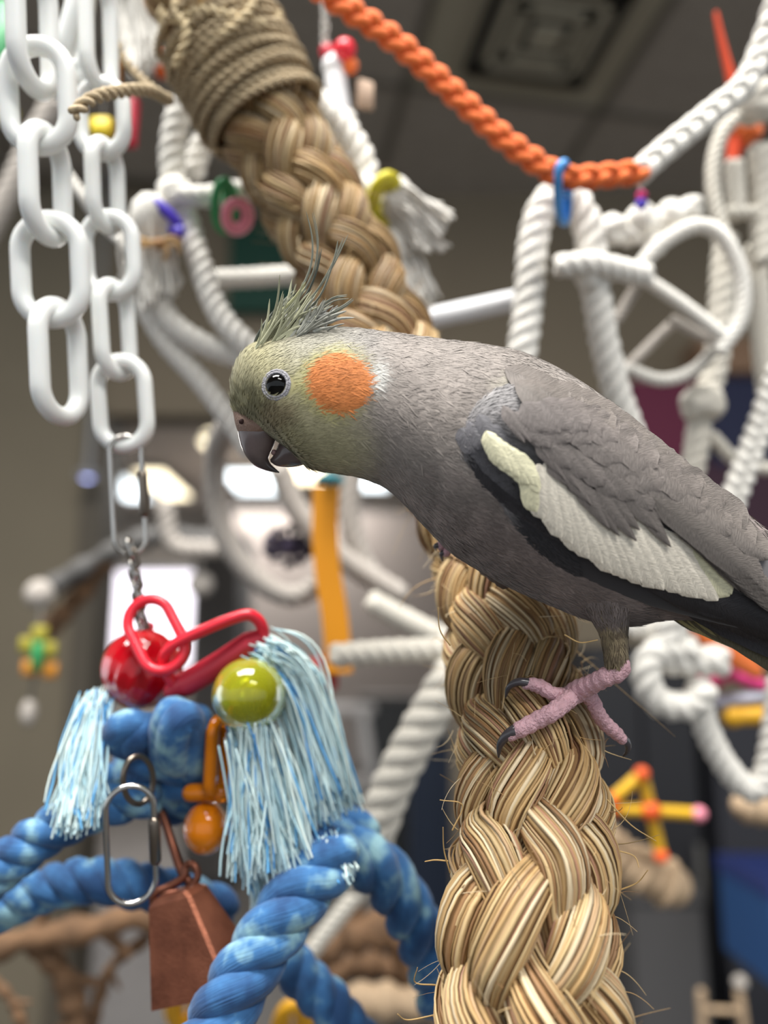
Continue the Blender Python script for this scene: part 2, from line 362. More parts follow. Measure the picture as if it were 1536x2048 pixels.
# stray fibres
mb = MB()
for i in range(520):
    f = rng.random()**1.25*.8; a = f*259; i0 = int(a); th = rng.uniform(0, 2*PI)
    er = math.cos(th)*RN_[i0]+math.sin(th)*RB_[i0]; s = RAX[i0]+er*RR*.93
    L = rng.uniform(.003, .012)*(1.7 if rng.random() < .1 else 1); d = nrm(er*rng.uniform(.3, 1)+RT_[i0]*rng.normal(0, 1)+rng.normal(0, .4, 3)); b = rng.normal(0, .45, 3)
    q = s+np.linspace(0, 1, 9)[:, None]*d*L+(np.linspace(0, 1, 9)[:, None]**2)*b*L
    c = fibre_cols(1)[0]; tube(mb, q, np.linspace(1, .3, 9)*rng.uniform(.00008, .0002), 4, col=np.repeat([c], 15, 0))
for a_, b_, c_ in (((1215, 1600), (1262, 1650), (1312, 1682)), ((1240, 1780), (1275, 1765), (1296, 1740)), ((1230, 1700), (1268, 1712), (1278, 1735)), ((895, 1722), (870, 1720), (850, 1723)),
                   ((900, 1745), (888, 1700), (886, 1655)), ((905, 1660), (925, 1610), (880, 1600)), ((870, 1970), (830, 1965), (835, 1935)), ((870, 2030), (815, 2040), (795, 2028)), ((1130, 1270), (1160, 1285), (1195, 1280)), ((900, 1290), (880, 1260), (876, 1215))):
    q = crom(PP([(a_[0], a_[1], .222), (b_[0], b_[1], .221), (c_[0], c_[1], .219)]), 12); tube(mb, q, np.linspace(1, .5, 12)*.00024, 5, col=np.repeat([lin((200, 165, 110))], 18, 0))
o = mb.build('stray_fibers', M['sisal'], t); o['kind'] = 'stuff'
# twine wrapped round the upper end
M['twine'] = mat('jute_twine', (186, 166, 134), .85, var=.35, vscale=1, stretch=(600, 1500, 1500), bump=.5, bscale=1.2)
def rope_at(y):   # index of the axis point at photo height y
    v = RAX-CAM; d = v@FW; py = 1024-(v@UP)/d*FPX; return int(np.argmin(abs(py-y)))
ia, ib = rope_at(250), rope_at(62)
wr = thing('twine', 'pale jute twine wound many times round the top of the thick rope', 'twine', RAX[ia])
nt = 15; k = 26*nt
idx = np.linspace(ia, ib, k); A0 = np.stack([np.interp(idx, np.arange(260), RAX[:, i]) for i in range(3)], 1); N0 = np.stack([np.interp(idx, np.arange(260), RN_[:, i]) for i in range(3)], 1); B0 = np.stack([np.interp(idx, np.arange(260), RB_[:, i]) for i in range(3)], 1)
th = np.linspace(0, 2*PI*nt, k); rr = RR*(1.06+.03*np.sin(th*.7)); T0 = np.stack([np.interp(idx, np.arange(260), RT_[:, i]) for i in range(3)], 1)
q = A0+(N0*np.cos(th)[:, None]+B0*np.sin(th)[:, None])*rr[:, None]+T0*(.0012*np.sin(th+1)+.0006*np.sin(th*2.3))[:, None]
mb = MB(); twisted(mb, q, .00165, .007, 2, 6, per=8); mb.build('coil', M['twine'], wr)
q2 = q.copy()[::3]; q2 = q2+nrm(q2-A0[::3])*.0022+T0[::3]*(.006*np.sin(np.arange(len(q2))*.21))[:, None]
mb = MB(); twisted(mb, q2[20:], .0016, .007, 2, 6, per=8); mb.build('loose_coil', M['twine'], wr)
mb = MB()
for pts in ([(345, -60, .335), (352, 20, .332), (372, 50, .330), (368, 90, .331), (350, 130, .335)], [(520, -20, .335), (500, 20, .33), (470, 50, .329), (430, 80, .331), (400, 120, .335)],
            [(330, 60, .34), (320, 20, .34), (345, 40, .335), (400, 20, .33), (460, 30, .33), (530, 50, .335)], [(560, 30, .345), (545, 60, .34), (548, 90, .345)]):
    twisted(mb, crom(PP(pts), 40), .0017, .008, 2, 6)
mb.build('crossing_wrap', mat('twine_pale', (205, 186, 150), .85, bump=.5, bscale=900), wr)
lt = thing('twine', 'loose end of jute twine curling past the white chain', 'twine', P(150, 225, .262))
mb = MB(); twisted(mb, crom(PP([(148, 228, .262), (180, 200, .268), (225, 186, .28), (290, 180, .30), (330, 196, .318), (338, 200, .326)]), 60), .0021, .010, 2, 8); mb.build('cord', M['twine'], lt)
mb = MB(); twisted(mb, crom(PP([(215, -40, .34), (222, 40, .34), (240, 105, .34), (275, 150, .335), (318, 188, .326), (338, 202, .326)]), 60), .0019, .010, 2, 8); mb.build('upper_cord', M['twine'], lt)

# ================================================================== the cockatiel
D0 = .232; s0 = S(D0)
def PB(x, y, z=0): return P(x, y, D0-np.asarray(z, float)*s0)
def loft(st, nr, ns, pz=None, front=True):
    """st: rows Tx, Ty, Bx, By, zc, w -> ring points in photo px + depth px"""
    q = crom(np.array(st, float), nr) if False else None
    a = np.array(st, float); mid = (a[:, :2]+a[:, 2:4])/2; s = np.concatenate([[0], np.cumsum(np.linalg.norm(np.diff(mid, axis=0), axis=1)+2)])
    u = np.linspace(0, s[-1], nr); out = np.zeros((nr, 6))
    d = np.zeros_like(a); d[1:-1] = (a[2:]-a[:-2])/(s[2:]-s[:-2])[:, None]; d[0] = (a[1]-a[0])/(s[1]-s[0]); d[-1] = (a[-1]-a[-2])/(s[-1]-s[-2])
    j = np.clip(np.searchsorted(s, u, 'right')-1, 0, len(s)-2); h = (s[j+1]-s[j])[:, None]; t = ((u-s[j])[:, None])/h
    out = (2*t**3-3*t*t+1)*a[j]+(t**3-2*t*t+t)*h*d[j]+(-2*t**3+3*t*t)*a[j+1]+(t**3-t*t)*h*d[j+1]
    th = np.linspace(0, 2*PI, ns, endpoint=False); c, sn = np.cos(th), np.sin(th)
    cx = (out[:, 0]+out[:, 2])/2; cy = (out[:, 1]+out[:, 3])/2; ax = (out[:, 0]-out[:, 2])/2; ay = (out[:, 1]-out[:, 3])/2
    X = cx[:, None]+ax[:, None]*c; Y = cy[:, None]+ay[:, None]*c; Z = out[:, 4:5]+out[:, 5:6]*sn
    return np.stack([X, Y, Z], -1)
BODY = [(474, 834, 545, 876, 0, 8), (463, 803, 588, 908, 0, 42), (462, 765, 606, 929, 0, 68), (474, 722, 625, 938, 0, 88), (505, 690, 665, 945, 0, 100), (560, 668, 698, 950, 0, 108),
        (622, 657, 730, 958, 0, 113), (695, 656, 768, 974, 0, 119), (775, 665, 806, 1006, 0, 130), (860, 676, 848, 1050, 0, 148), (950, 687, 896, 1098, 0, 166),
        (1030, 702, 955, 1138, 0, 177), (1105, 732, 1020, 1174, 0, 178), (1185, 780, 1092, 1206, 0, 170), (1262, 835, 1170, 1236, 0, 156), (1342, 900, 1250, 1250, 0, 135), (1420, 966, 1332, 1240, 0, 105),
        (1500, 1034, 1420, 1243, 0, 72), (1590, 1110, 1530, 1284, 0, 50), (1690, 1195, 1640, 1330, 0, 34), (1780, 1270, 1740, 1375, 0, 18)]
ring = loft(BODY, 150, 72)
bird = thing('cockatiel', 'grey cockatiel with orange cheek patch perched on the braided rope', 'bird', PB(1170, 1400, 20))
def sr(c): return np.array(lin(c))
def smooth(a, b, x): t = np.clip((x-a)/(b-a), 0, 1); return t*t*(3-2*t)
_g = rng.random((64, 64, 3))
def vnoise(x, y, s, ch=0):
    x = np.asarray(x)/s; y = np.asarray(y)/s; i = np.floor(x).astype(int); j = np.floor(y).astype(int); fx = x-i; fy = y-j; fx = fx*fx*(3-2*fx); fy = fy*fy*(3-2*fy)
    g = lambda a, b: _g[a % 64, b % 64, ch]
    return (g(i, j)*(1-fx)+g(i+1, j)*fx)*(1-fy)+(g(i, j+1)*(1-fx)+g(i+1, j+1)*fx)*fy
def bodycol(x, y):
    n1 = vnoise(x, y, 42); n2 = vnoise(x, y, 13, 1); n = (n1*.6+n2*.4)
    g = sr((134, 126, 120))[None]*(.76+.46*n[:, None])
    back = smooth(60, -10, (y-(655+np.maximum(0, x-960)*.62))-30)[:, None]; g = g*(1-back*.0)+sr((128, 122, 120))*back*.0
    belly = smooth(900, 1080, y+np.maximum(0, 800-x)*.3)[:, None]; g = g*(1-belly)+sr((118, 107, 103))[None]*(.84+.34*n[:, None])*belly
    br = smooth(.62, .8, vnoise(x, y, 22, 2))[:, None]*smooth(900, 960, y)[:, None]*.35; g = g*(1-br)+sr((160, 146, 140))*br
    # olive yellow face
    fm = smooth(235, 60, np.hypot((x-500), (y-790)*.8)); lo = smooth(180, 60, np.hypot((x-600), (y-905)*1.2)); cr = smooth(80, 10, np.hypot((x-590)*.6, (y-668)*1.0))
    fm = np.clip(np.maximum(np.maximum(fm, lo*.9), cr*.6), 0, 1)[:, None]
    g = g*(1-fm)+sr((164, 158, 124))[None]*(.78+.45*n[:, None])*fm
    lr = (smooth(55, 15, np.hypot(x-500, (y-815)))*.6)[:, None]*(n2[:, None] > .45); g = g*(1-lr)+sr((84, 80, 52))*lr
    lb = (smooth(44, 12, np.hypot(x-548, (y-838)))*.5)[:, None]; g = g*(1-lb)+sr((110, 88, 70))*lb
    crn = (smooth(150, 40, np.hypot(x-640, (y-690)*1.4))*.55)[:, None]; g = g*(1-crn)+sr((140, 138, 134))*crn
    # cheek: yellow halo, orange patch
    d = np.hypot((x-660)/66., (y-768)/62.)+(n2-.5)*.10
    hal = (smooth(1.45, .98, d)*smooth(760, 640, x+ (y-760)*.15))[:, None]*.75; g = g*(1-hal)+sr((168, 162, 104))*hal
    wh = (smooth(26, 8, np.hypot((x-738)*.9, (y-752)*.6))*.6)[:, None]; g = g*(1-wh)+sr((205, 205, 200))*wh
    o = smooth(1.04, .93, d)[:, None]; oc = sr((190, 116, 64))[None]*(.82+.35*n2[:, None]); oc = oc*(1-smooth(.3, 1, d)[:, None]*.0)
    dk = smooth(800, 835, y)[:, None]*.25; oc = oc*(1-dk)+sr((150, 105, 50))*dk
    g = g*(1-o)+oc*o
    # dark tuft strokes near the shoulder, pale shoulder edge
    sh = (smooth(40, 10, np.hypot((x-1020)*.45, (y-768)))*.55)[:, None]; g = g*(1-sh)+sr((165, 162, 142))*sh
    # soft yellowish vent
    vt = (smooth(1370, 1450, x)*smooth(1190, 1240, y))[:, None]; g = g*(1-vt)+sr((140, 132, 100))*vt
    return g
DARK = sr((60, 58, 61)); GREY = sr((110, 103, 98))
M['plum'] = mat('plumage', (120, 112, 108), .75, attr=True, sheen=.15, spec=.25)
M['quill'] = mat('feather_vane', (120, 112, 108), .6, attr=True, var=.3, vscale=1, stretch=(38, 5, 1), bump=.35, bscale=1.0, spec=.3)
rw = PB(ring[..., 0], ring[..., 1], ring[..., 2]).reshape(-1, 3); nr_, ns_ = ring.shape[:2]
bf = tubef(nr_, ns_)
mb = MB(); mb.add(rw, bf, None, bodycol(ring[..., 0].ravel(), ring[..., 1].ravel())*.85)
for e, ri in ((0, 0), (1, nr_-1)):   # close the ends
    c = rw[ri*ns_:(ri+1)*ns_]; V = np.concatenate([c, [c.mean(0)]]); F = [[i, (i+1) % ns_, ns_] if e else [(i+1) % ns_, i, ns_] for i in range(ns_)]
    mb.add(V, F, None, bodycol(*[np.full(ns_+1, v) for v in (ring[ri, :, 0].mean(), ring[ri, :, 1].mean())])*.85)
body = mb.build('body', M['plum'], bird)
WING = [(920, 838, 905, 870, 134, 14), (952, 800, 908, 925, 128, 40), (1000, 772, 925, 965, 120, 64), (1062, 762, 962, 1015, 114, 78), (1130, 790, 1015, 1075, 110, 84), (1205, 838, 1090, 1130, 102, 85), (1285, 898, 1190, 1177, 92, 80),
        (1365, 962, 1300, 1212, 78, 68), (1450, 1030, 1415, 1242, 62, 52), (1540, 1102, 1535, 1272, 50, 36), (1640, 1190, 1650, 1318, 38, 24), (1740, 1280, 1750, 1360, 28, 10)]
wring = loft(WING, 90, 48)
def wingcol(x, y):
    n = vnoise(x, y, 30)*.6+vnoise(x, y, 9, 1)*.4; g = sr((122, 119, 120))[None]*(.85+.3*n[:, None])
    low = smooth(-8, 30, (y-(905+np.maximum(0, x-925)*.0)) + (930-x)*.25)[:, None]*smooth(1010, 960, x)[:, None]
    edge = smooth(70, 5, y-(860+(x-900)*.02) + 0*x)[:, None]
    g = g*(1-low)+sr((74, 72, 76))*low
    top = smooth(60, 0, np.abs(y-800))[:, None]*smooth(1080, 1000, x)[:, None]; g = g*(1-top*.6)+sr((150, 147, 146))*top*.6
    dk = smooth(-30, 15, y-(985+(x-1050)*.60))[:, None]*smooth(1000, 1040, x)[:, None]; g = g*(1-dk)+sr((54, 53, 56))*dk
    return g
ww = PB(wring[..., 0], wring[..., 1], wring[..., 2]).reshape(-1, 3); wf = tubef(90, 48)
wl = thing('wing', None, None, PB(1000, 800, 120)); wl.parent = bird; wl.location = np.array(wl.location)-wloc(bird)
def closed_loft(ring, col, name, m, parent):
    mb = MB(); q = PB(ring[..., 0], ring[..., 1], ring[..., 2]).reshape(-1, 3); a, b = ring.shape[:2]
    cc = col(ring[..., 0].ravel(), ring[..., 1].ravel()) if callable(col) else np.repeat([col], a*b, 0); mb.add(q, tubef(a, b), None, cc)
    for ri in (0, a-1):
        c = q[ri*b:(ri+1)*b]; V = np.concatenate([c, [c.mean(0)]]); mb.add(V, [[i, (i+1) % b, b] if ri else [(i+1) % b, i, b] for i in range(b)], None, np.repeat([cc[ri*b]], b+1, 0))
    return mb.build(name, m, parent)
closed_loft(wring, wingcol, 'coverts', M['plum'], wl)
wr2 = wring.copy(); wr2[..., 2] *= -1; wr2 = wr2[:, ::-1]
closed_loft(wr2, GREY, 'far_wing', M['plum'], bird)
BV = BVHTree.FromPolygons(np.concatenate([rw, ww]).tolist(), np.concatenate([bf, wf+len(rw)]).tolist())
CV = Vector(CAM)
def surf(x, y, dflt=60.):
    d = P(x, y, 1.0)-CAM; L = np.linalg.norm(d); h = BV.ray_cast(CV, Vector(d/L))
    return (D0-h[3]/L)/s0 if h[0] is not None else dflt
# short body plumage: thousands of small tapered barbs lying on the skin
def plumage(ringpx, n, colf, name, parent, wts, Lf, keep=None, parallel=True):
    Rg = ringpx; a, b = Rg.shape[:2]; W = PB(Rg[..., 0], Rg[..., 1], Rg[..., 2])
    W2 = np.concatenate([W, W[:, :1]], 1); R2 = np.concatenate([Rg, Rg[:, :1]], 1)
    e1 = W2[1:, :-1]-W2[:-1, :-1]; e2 = W2[:-1, 1:]-W2[:-1, :-1]; cr = np.cross(e1, e2); ar = np.linalg.norm(cr, axis=-1)
    cen = R2[:-1, :-1]; pr = (ar*wts(cen[..., 0], cen[..., 1], cen[..., 2])).ravel(); pr /= pr.sum()
    id_ = rng.choice(len(pr), n, p=pr); i, j = id_//b, id_ % b; fu = rng.random((n, 1)); fv = rng.random((n, 1))
    bl = lambda Q: (Q[i, j]*(1-fu)+Q[i+1, j]*fu)*(1-fv)+(Q[i, j+1]*(1-fu)+Q[i+1, j+1]*fu)*fv
    p = bl(W2); x, y, z = bl(R2).T; nn = nrm(cr[i, j]); ctr = W[i].mean(1); nn = np.where(((p-ctr)*nn).sum(1, keepdims=True) < 0, -nn, nn)
    d = nrm(nrm(e1[i, j])+rng.normal(0, .22, (n, 3))); d = nrm(d-nn*(d*nn).sum(1, keepdims=True)); sd = np.cross(nn, d)
    L = (Lf(x, y)*rng.uniform(.65, 1.25, n))[:, None]*s0; wd = L*rng.uniform(.03, .065, (n, 1)); lift = rng.uniform(.25, .75, (n, 1))
    col = colf(x, y)*rng.uniform(.84, 1.15, (n, 1))
    if keep is not None: k = keep(x, y, z); p, d, sd, nn, L, wd, lift, col = [v[k] for v in (p, d, sd, nn, L, wd, lift, col)]; n = len(p)
    rows = []
    for t, h, k in ((0, -.5, .5), (.35, 1.8, 1), (.7, 2.6, .8), (1, 2.2, .12)):
        c = p+d*L*t+nn*h*lift*s0; rows += [c-sd*wd*k, c+sd*wd*k]
    V = np.stack(rows, 1); f = np.array([[0, 1, 3, 2], [2, 3, 5, 4], [4, 5, 7, 6]]); F = (np.arange(n)[:, None, None]*8+f[None]).reshape(-1, 4)
    cc = np.repeat(col, 8, 0)
    mb = MB(); mb.add(V.reshape(-1, 3), F, None, cc); o = mb.build(name, M['plum'], parent); o['kind'] = 'stuff'; return o
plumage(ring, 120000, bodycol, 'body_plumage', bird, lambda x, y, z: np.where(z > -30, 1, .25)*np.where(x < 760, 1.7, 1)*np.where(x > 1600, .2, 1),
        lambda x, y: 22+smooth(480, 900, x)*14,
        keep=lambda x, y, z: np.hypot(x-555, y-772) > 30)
def wing_in(x, y):    # inside the part of the wing covered by the large feathers
    return (y > 790+(x-985)*.25) & (x > 985)
plumage(wring, 15000, wingcol, 'shoulder_plumage', wl, lambda x, y, z: np.where((z > 60) & (x < 1150), 1, .02), lambda x, y: 20+0*x, keep=lambda x, y, z: (x < 1150))
# ---- large feathers
def feather(name, parent, x0, y0, angd, L, Wd, lay, col, bend=0, tip=1.0, tipcol=None, nu=12, nv=6, rag=.0, camb=2.2, pale=0, pt=0, z0=None, lift=2.5, dflt=60.):
    a = math.radians(angd); u = np.linspace(0, 1, nu+1); dx, dy = math.cos(a), math.sin(a); X = []; mbv = []; cols = []; st = []
    zs = None
    for i, t in enumerate(u):
        aa = a+math.radians(bend)*t; cx = x0+L*t*math.cos(a+math.radians(bend)*t/2); cy = y0+L*t*math.sin(a+math.radians(bend)*t/2)
        k = min(1, (t/.22)**.6 if t > 0 else .12); tt = max(0, (t-(1-.30*tip))/(.30*tip)); k *= (math.sqrt(max(0, 1-tt*tt))*(1-pt)+max(0, 1-tt)**.8*pt)*.97+.03; k *= 1+rng.uniform(-.05, .05)
        for j in range(nv+1):
            v = -1+2*j/nv; hx = -math.sin(aa)*v*Wd/2*k; hy = math.cos(aa)*v*Wd/2*k
            px_, py_ = cx+hx, cy+hy
            z = (surf(px_, py_, np.nan) if z0 is None else z0)+lay+camb*(1-v*v)+lift*t
            if t == 1 and rag: px_ += math.cos(aa)*rng.uniform(-rag, rag)
            mbv.append((px_, py_, z)); c = np.array(col)*(1-.0*abs(v))
            e = abs(v) > .8
            if pale and (e or t > .93): c = c*(1+pale)
            if abs(v) < .1: c = c*.86
            if tipcol is not None: q = smooth(.55, .95, t); c = c*(1-q)+np.array(tipcol)*q
            cols.append(c); st.append(((t*L-abs(v)*Wd*.42)*.01, v*Wd*.01, x0*.37))
    mbv = np.array(mbv); 
    if z0 is None:   # keep the blade smooth: relax the depth along each row
        bad = np.isnan(mbv[:, 2]); mbv[bad, 2] = (mbv[~bad, 2].min()-3 if (~bad).any() else dflt)
        Z = mbv[:, 2].reshape(nu+1, nv+1)
        for _ in range(3): Z[1:-1] = (Z[:-2]+2*Z[1:-1]+Z[2:])/4
        mbv[:, 2] = Z.ravel()
    W_ = PB(mbv[:, 0], mbv[:, 1], mbv[:, 2]); n = len(W_)
    Wb = PB(mbv[:, 0], mbv[:, 1], mbv[:, 2]-1.2)
    i, j = np.meshgrid(np.arange(nu), np.arange(nv), indexing='ij'); q = (i*(nv+1)+j).ravel()
    F = np.stack([q, q+1, q+nv+2, q+nv+1], 1); Fb = F[:, ::-1]+n
    mb = MB(); mb.add(np.concatenate([W_, Wb]), np.concatenate([F, Fb]), np.array(st+st), np.array(cols+cols)); return mb.build(name, M['quill'], parent)
WH = sr((252, 242, 224)); YL = sr((246, 240, 204))
# dark outer flight feathers along the lower edge (folded primaries, below everything)
for k in range(11):
    f = k/10; x0 = 935+f*300; y0 = 900+f*222; L = 520+f*120
    feather('flight_feather', wl, x0, y0, 47-f*22, L*(.55+.45*f), 66, 1+k*.9, DARK*(.75+.35*rng.random()), bend=-20+f*10, nu=16, tip=.6)
for k in range(8):
    f = k/7; feather('flight_feather', wl, 1230+f*110, 1130+f*70, 20+f*3, 560-f*60, 52, 9-k*.6, DARK*(.9+.3*rng.random()), bend=4, nu=16, tip=.7)
# front edge small coverts, paler at the shoulder, nearly black below
for r_ in range(3):
    for k in range(20):
        f = k/19; c = sr((104, 102, 106))*(1-smooth(.15, .8, np.array(f)))+sr((52, 51, 54))*smooth(.15, .8, np.array(f))
        feather('covert_feather', wl, 918+f*140+r_*20*(1-f*.3)+rng.uniform(-5, 5), 852+f*150-r_*12+rng.uniform(-6, 6), 64-f*18, 58+f*30, 32+f*8, 2+r_*1.3+(k % 2)*.5, c*(.85+.25*rng.random()), bend=-8, rag=3, nu=8, nv=4, camb=1.2)
# white wing bar
wbar = [(972, 862, 1010, 932), (990, 878, 1036, 958), (1010, 890, 1062, 972), (1034, 905, 1082, 970), (1066, 930, 1074, 1026), (1092, 925, 1112, 1062), (1104, 930, 1142, 1090), (1122, 962, 1172, 1110), (1150, 985, 1212, 1134), (1185, 1012, 1252, 1152),
        (1218, 1025, 1292, 1168), (1252, 1025, 1332, 1180), (1288, 1040, 1372, 1192), (1322, 1055, 1408, 1200), (1358, 1076, 1440, 1198), (1392, 1100, 1466, 1190)]
for k in range(28):
    q = k/27*15; i = min(14, int(q)); g = q-i; x0, y0, x1, y1 = np.array(wbar[i])*(1-g)+np.array(wbar[i+1])*g
    L = math.hypot(x1-x0, y1-y0)+rng.uniform(-5, 5); an = math.degrees(math.atan2(y1-y0, x1-x0)); c = (YL if (k < 8 or k > 25) else WH)*(.92+.12*rng.random())
    feather('white_covert', wl, x0, y0, an+5+rng.uniform(-3, 3), L, 36 if k < 7 else 52, 11+(27-k)*.25, c, bend=-10, rag=3, tip=1.1, camb=2.6)
# grey coverts: rows from below to above, the lowest row laps over the white bar
def interp(pts, f): p = np.array(pts, float); s = np.linspace(0, 1, len(p)); return np.interp(f, s, p[:, 0]), np.interp(f, s, p[:, 1])
rows = [([(1000, 805), (1040, 840), (1078, 880), (1100, 915), (1150, 962), (1200, 985), (1280, 985), (1365, 1030), (1430, 1090)], 22, 98, 38, 60, 19.5),
        ([(1010, 815), (1060, 842), (1120, 885), (1190, 925), (1290, 955), (1370, 1015), (1440, 1080)], 15, 104, 50, 56, 20.5),
        ([(1040, 802), (1100, 820), (1180, 862), (1280, 922), (1390, 1012)], 11, 105, 66, 50, 22.5),
        ([(1075, 792), (1120, 800), (1200, 842), (1300, 908), (1390, 992)], 10, 110, 70, 47, 25)]
for r_, (pts, n, L, Wd, an, lay) in enumerate(rows):
    for k in range(n):
        f = (k+.5*(r_ % 2)+.25)/n; x0, y0 = interp(pts, min(1, f)); sc_ = .72+.5*f
        g = GREY*(.94+.12*rng.random())*(1.1-.1*f); g = g*np.array([1, 1, 1.05-.05*f])
        feather('covert_feather', wl, x0+rng.uniform(-6, 6), y0+rng.uniform(-5, 5), an-8*f+rng.uniform(-4, 4), L*sc_*(1.0+rng.uniform(-.25, .45)*(r_ == 0)), Wd*sc_, lay+(k % 2)*.8, g, bend=-4, rag=3, pale=.05, tip=2.4 if r_ == 0 else 1.4, pt=.9 if r_ == 0 else 0, camb=1.6)
# long inner flight feathers (tertials) and shoulder blades' feathers along the back
for k in range(7):
    f = k/6; feather('flight_feather', wl, 1400-f*100, 1075-f*85, 40-f*2, 230+f*35, 54, 14+k*1.2, GREY*(.78+.25*rng.random()), lift=16, bend=2, pale=.2, tip=.8, nu=14, dflt=40)
for k in range(12):
    f = k/11; x0, y0 = interp([(1030, 765), (1110, 768), (1180, 805), (1260, 868), (1340, 935), (1400, 990)], f)
    feather('shoulder_feather', wl, x0, y0, 31+f*9, 150+f*40, 56, 20+(k % 3)*1.0, GREY*(.95+.22*rng.random()), bend=6, pale=.05, tip=.9, dflt=20)
for k in range(14):
    f = .16+.84*k/13; x0, y0 = interp([(940, 722), (1028, 742), (1105, 785), (1203, 860), (1300, 938), (1405, 1035)], f)
    feather('mantle_feather', wl, x0, y0, 22+f*19, 150, 54, 6+f*10+(k % 3)*1.2, GREY*(1.0+.15*rng.random()), bend=8, tip=.9, dflt=0)
# tail
tl = thing('tail', None, None, PB(1480, 1200, 0)); tl.parent = bird; tl.location = np.array(tl.location)-wloc(bird)
for k in range(8):
    f = k/7; c = sr((92, 88, 74)) if k < 3 else GREY*.8
    feather('tail_feather', tl, 1385+f*70, 1222-f*50, 27+f*9, 1050+f*120, 60, k*3-30, c*(.8+.3*rng.random()), bend=2+f*2, z0=0, nu=20, camb=5, lift=0, tip=.4)
for k in range(16):
    feather('undertail_feather', tl, 1330+k*12+rng.uniform(-5, 5), 1226+k*2.5, 22+rng.uniform(-5, 12), 230+k*6, 30, -25+k*2, sr((150, 142, 100))*(.7+.5*rng.random()) if k % 2 else sr((96, 90, 72)), z0=10, lift=0)
# ---- eye
ez = surf(555, 772); M['eye'] = mat('eye_black', (5, 4, 4), .06, spec=.35); M['skin'] = mat('eye_ring_skin', (140, 138, 143), .6, bump=.6, bscale=2500)
def facing(c):  # basis turning +z toward the camera
    v = nrm(CAM-c); x = nrm(np.cross([0, 0, 1.], v)); return np.stack([x, np.cross(v, x), v], 1)
gx, gy = (surf(567, 772)-surf(543, 772))/24, (surf(555, 784)-surf(555, 760))/24
nv_ = nrm(-FW-gx*RT*.85+gy*UP*.85); Rf = np.stack([nrm(np.cross(UP, nv_)), np.cross(nv_, nrm(np.cross(UP, nv_))), nv_], 1)
ec = PB(555, 772, ez-8); mb = MB(); ball(mb, ec, 22*s0, 32, 20, (1, 1.07, .85), facing(ec)); eye = mb.build('eye', M['eye'], bird)
mb = MB(); th = np.linspace(0, 2*PI, 48, endpoint=False)
for rr_, dz, tr in ((22.5, 7.5, 3.0), (26.5, 6.0, 3.4)):
    q = ec+((np.cos(th)*rr_*s0)[:, None]*Rf[:, 0]+(np.sin(th)*rr_*1.06*s0)[:, None]*Rf[:, 1]+dz*s0*Rf[:, 2])
    tube(mb, q, tr*s0*(1+.12*np.sin(th*17)), 8, closed=True)
mb.build('eye_ring', M['skin'], eye)
ec2 = PB(555, 772, -(ez-11)); mb = MB(); ball(mb, ec2, 22*s0, 24, 16); mb.build('eye', M['eye'], bird)
# ---- beak
M['beak'] = mat('beak_horn', (104, 90, 88), .32, var=.3, vscale=260, coat=.25)
M['cere'] = mat('cere_skin', (138, 112, 98), .6, bump=.4, bscale=1500)
M['nostril'] = mat('nostril_dark', (52, 30, 26), .8)
UB = [(470, 838, 562, 850, 0, 36), (474, 852, 556, 868, 0, 36), (478, 876, 551, 880, 0, 34), (484, 897, 547, 892, 0, 29), (495, 917, 541, 905, 0, 22), (510, 932, 537, 917, 0, 15), (528, 940, 541, 927, 0, 9), (544, 944, 550, 936, 0, 5), (558, 946, 559, 944, 0, 1.5)]
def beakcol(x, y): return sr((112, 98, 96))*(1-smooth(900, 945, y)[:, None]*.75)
M['beakc'] = mat('beak_horn_graded', (104, 90, 88), .3, attr=True, var=.2, vscale=300, coat=.3)  # takes the vertex colour: horn grows darker toward the tip
beak = closed_loft(loft(UB, 40, 28), beakcol, 'upper_beak', M['beakc'], bird)
LBk = [(578, 856, 622, 920, 0, 34), (566, 872, 606, 930, 0, 33), (557, 888, 588, 934, 0, 29), (551, 902, 567, 934, 0, 20), (545, 913, 551, 931, 0, 11), (540, 919, 541, 924, 0, 3)]
closed_loft(loft(LBk, 26, 24), lambda x, y: sr((96, 82, 80))*np.ones((len(x), 1)), 'lower_beak', M['beakc'], bird)
CE = [(466, 822, 530, 836, 0, 26), (468, 836, 545, 848, 0, 39), (471, 850, 556, 858, 0, 41), (475, 862, 552, 864, 0, 36)]
closed_loft(loft(CE, 16, 28), sr((138, 112, 98)), 'cere', M['cere'], bird)
nc = PB(483, 843, 33); mb = MB(); ball(mb, nc, 5.5*s0, 16, 10, (1, 1, .6), facing(nc)); mb.build('nostril', M['nostril'], bird)
nt_ = PB(548, 905, 4); mb = MB(); ball(mb, nt_, 6*s0, 12, 8, (1, 1.2, 1)); mb.build('tongue', mat('tongue_skin', (150, 120, 118), .4), bird)
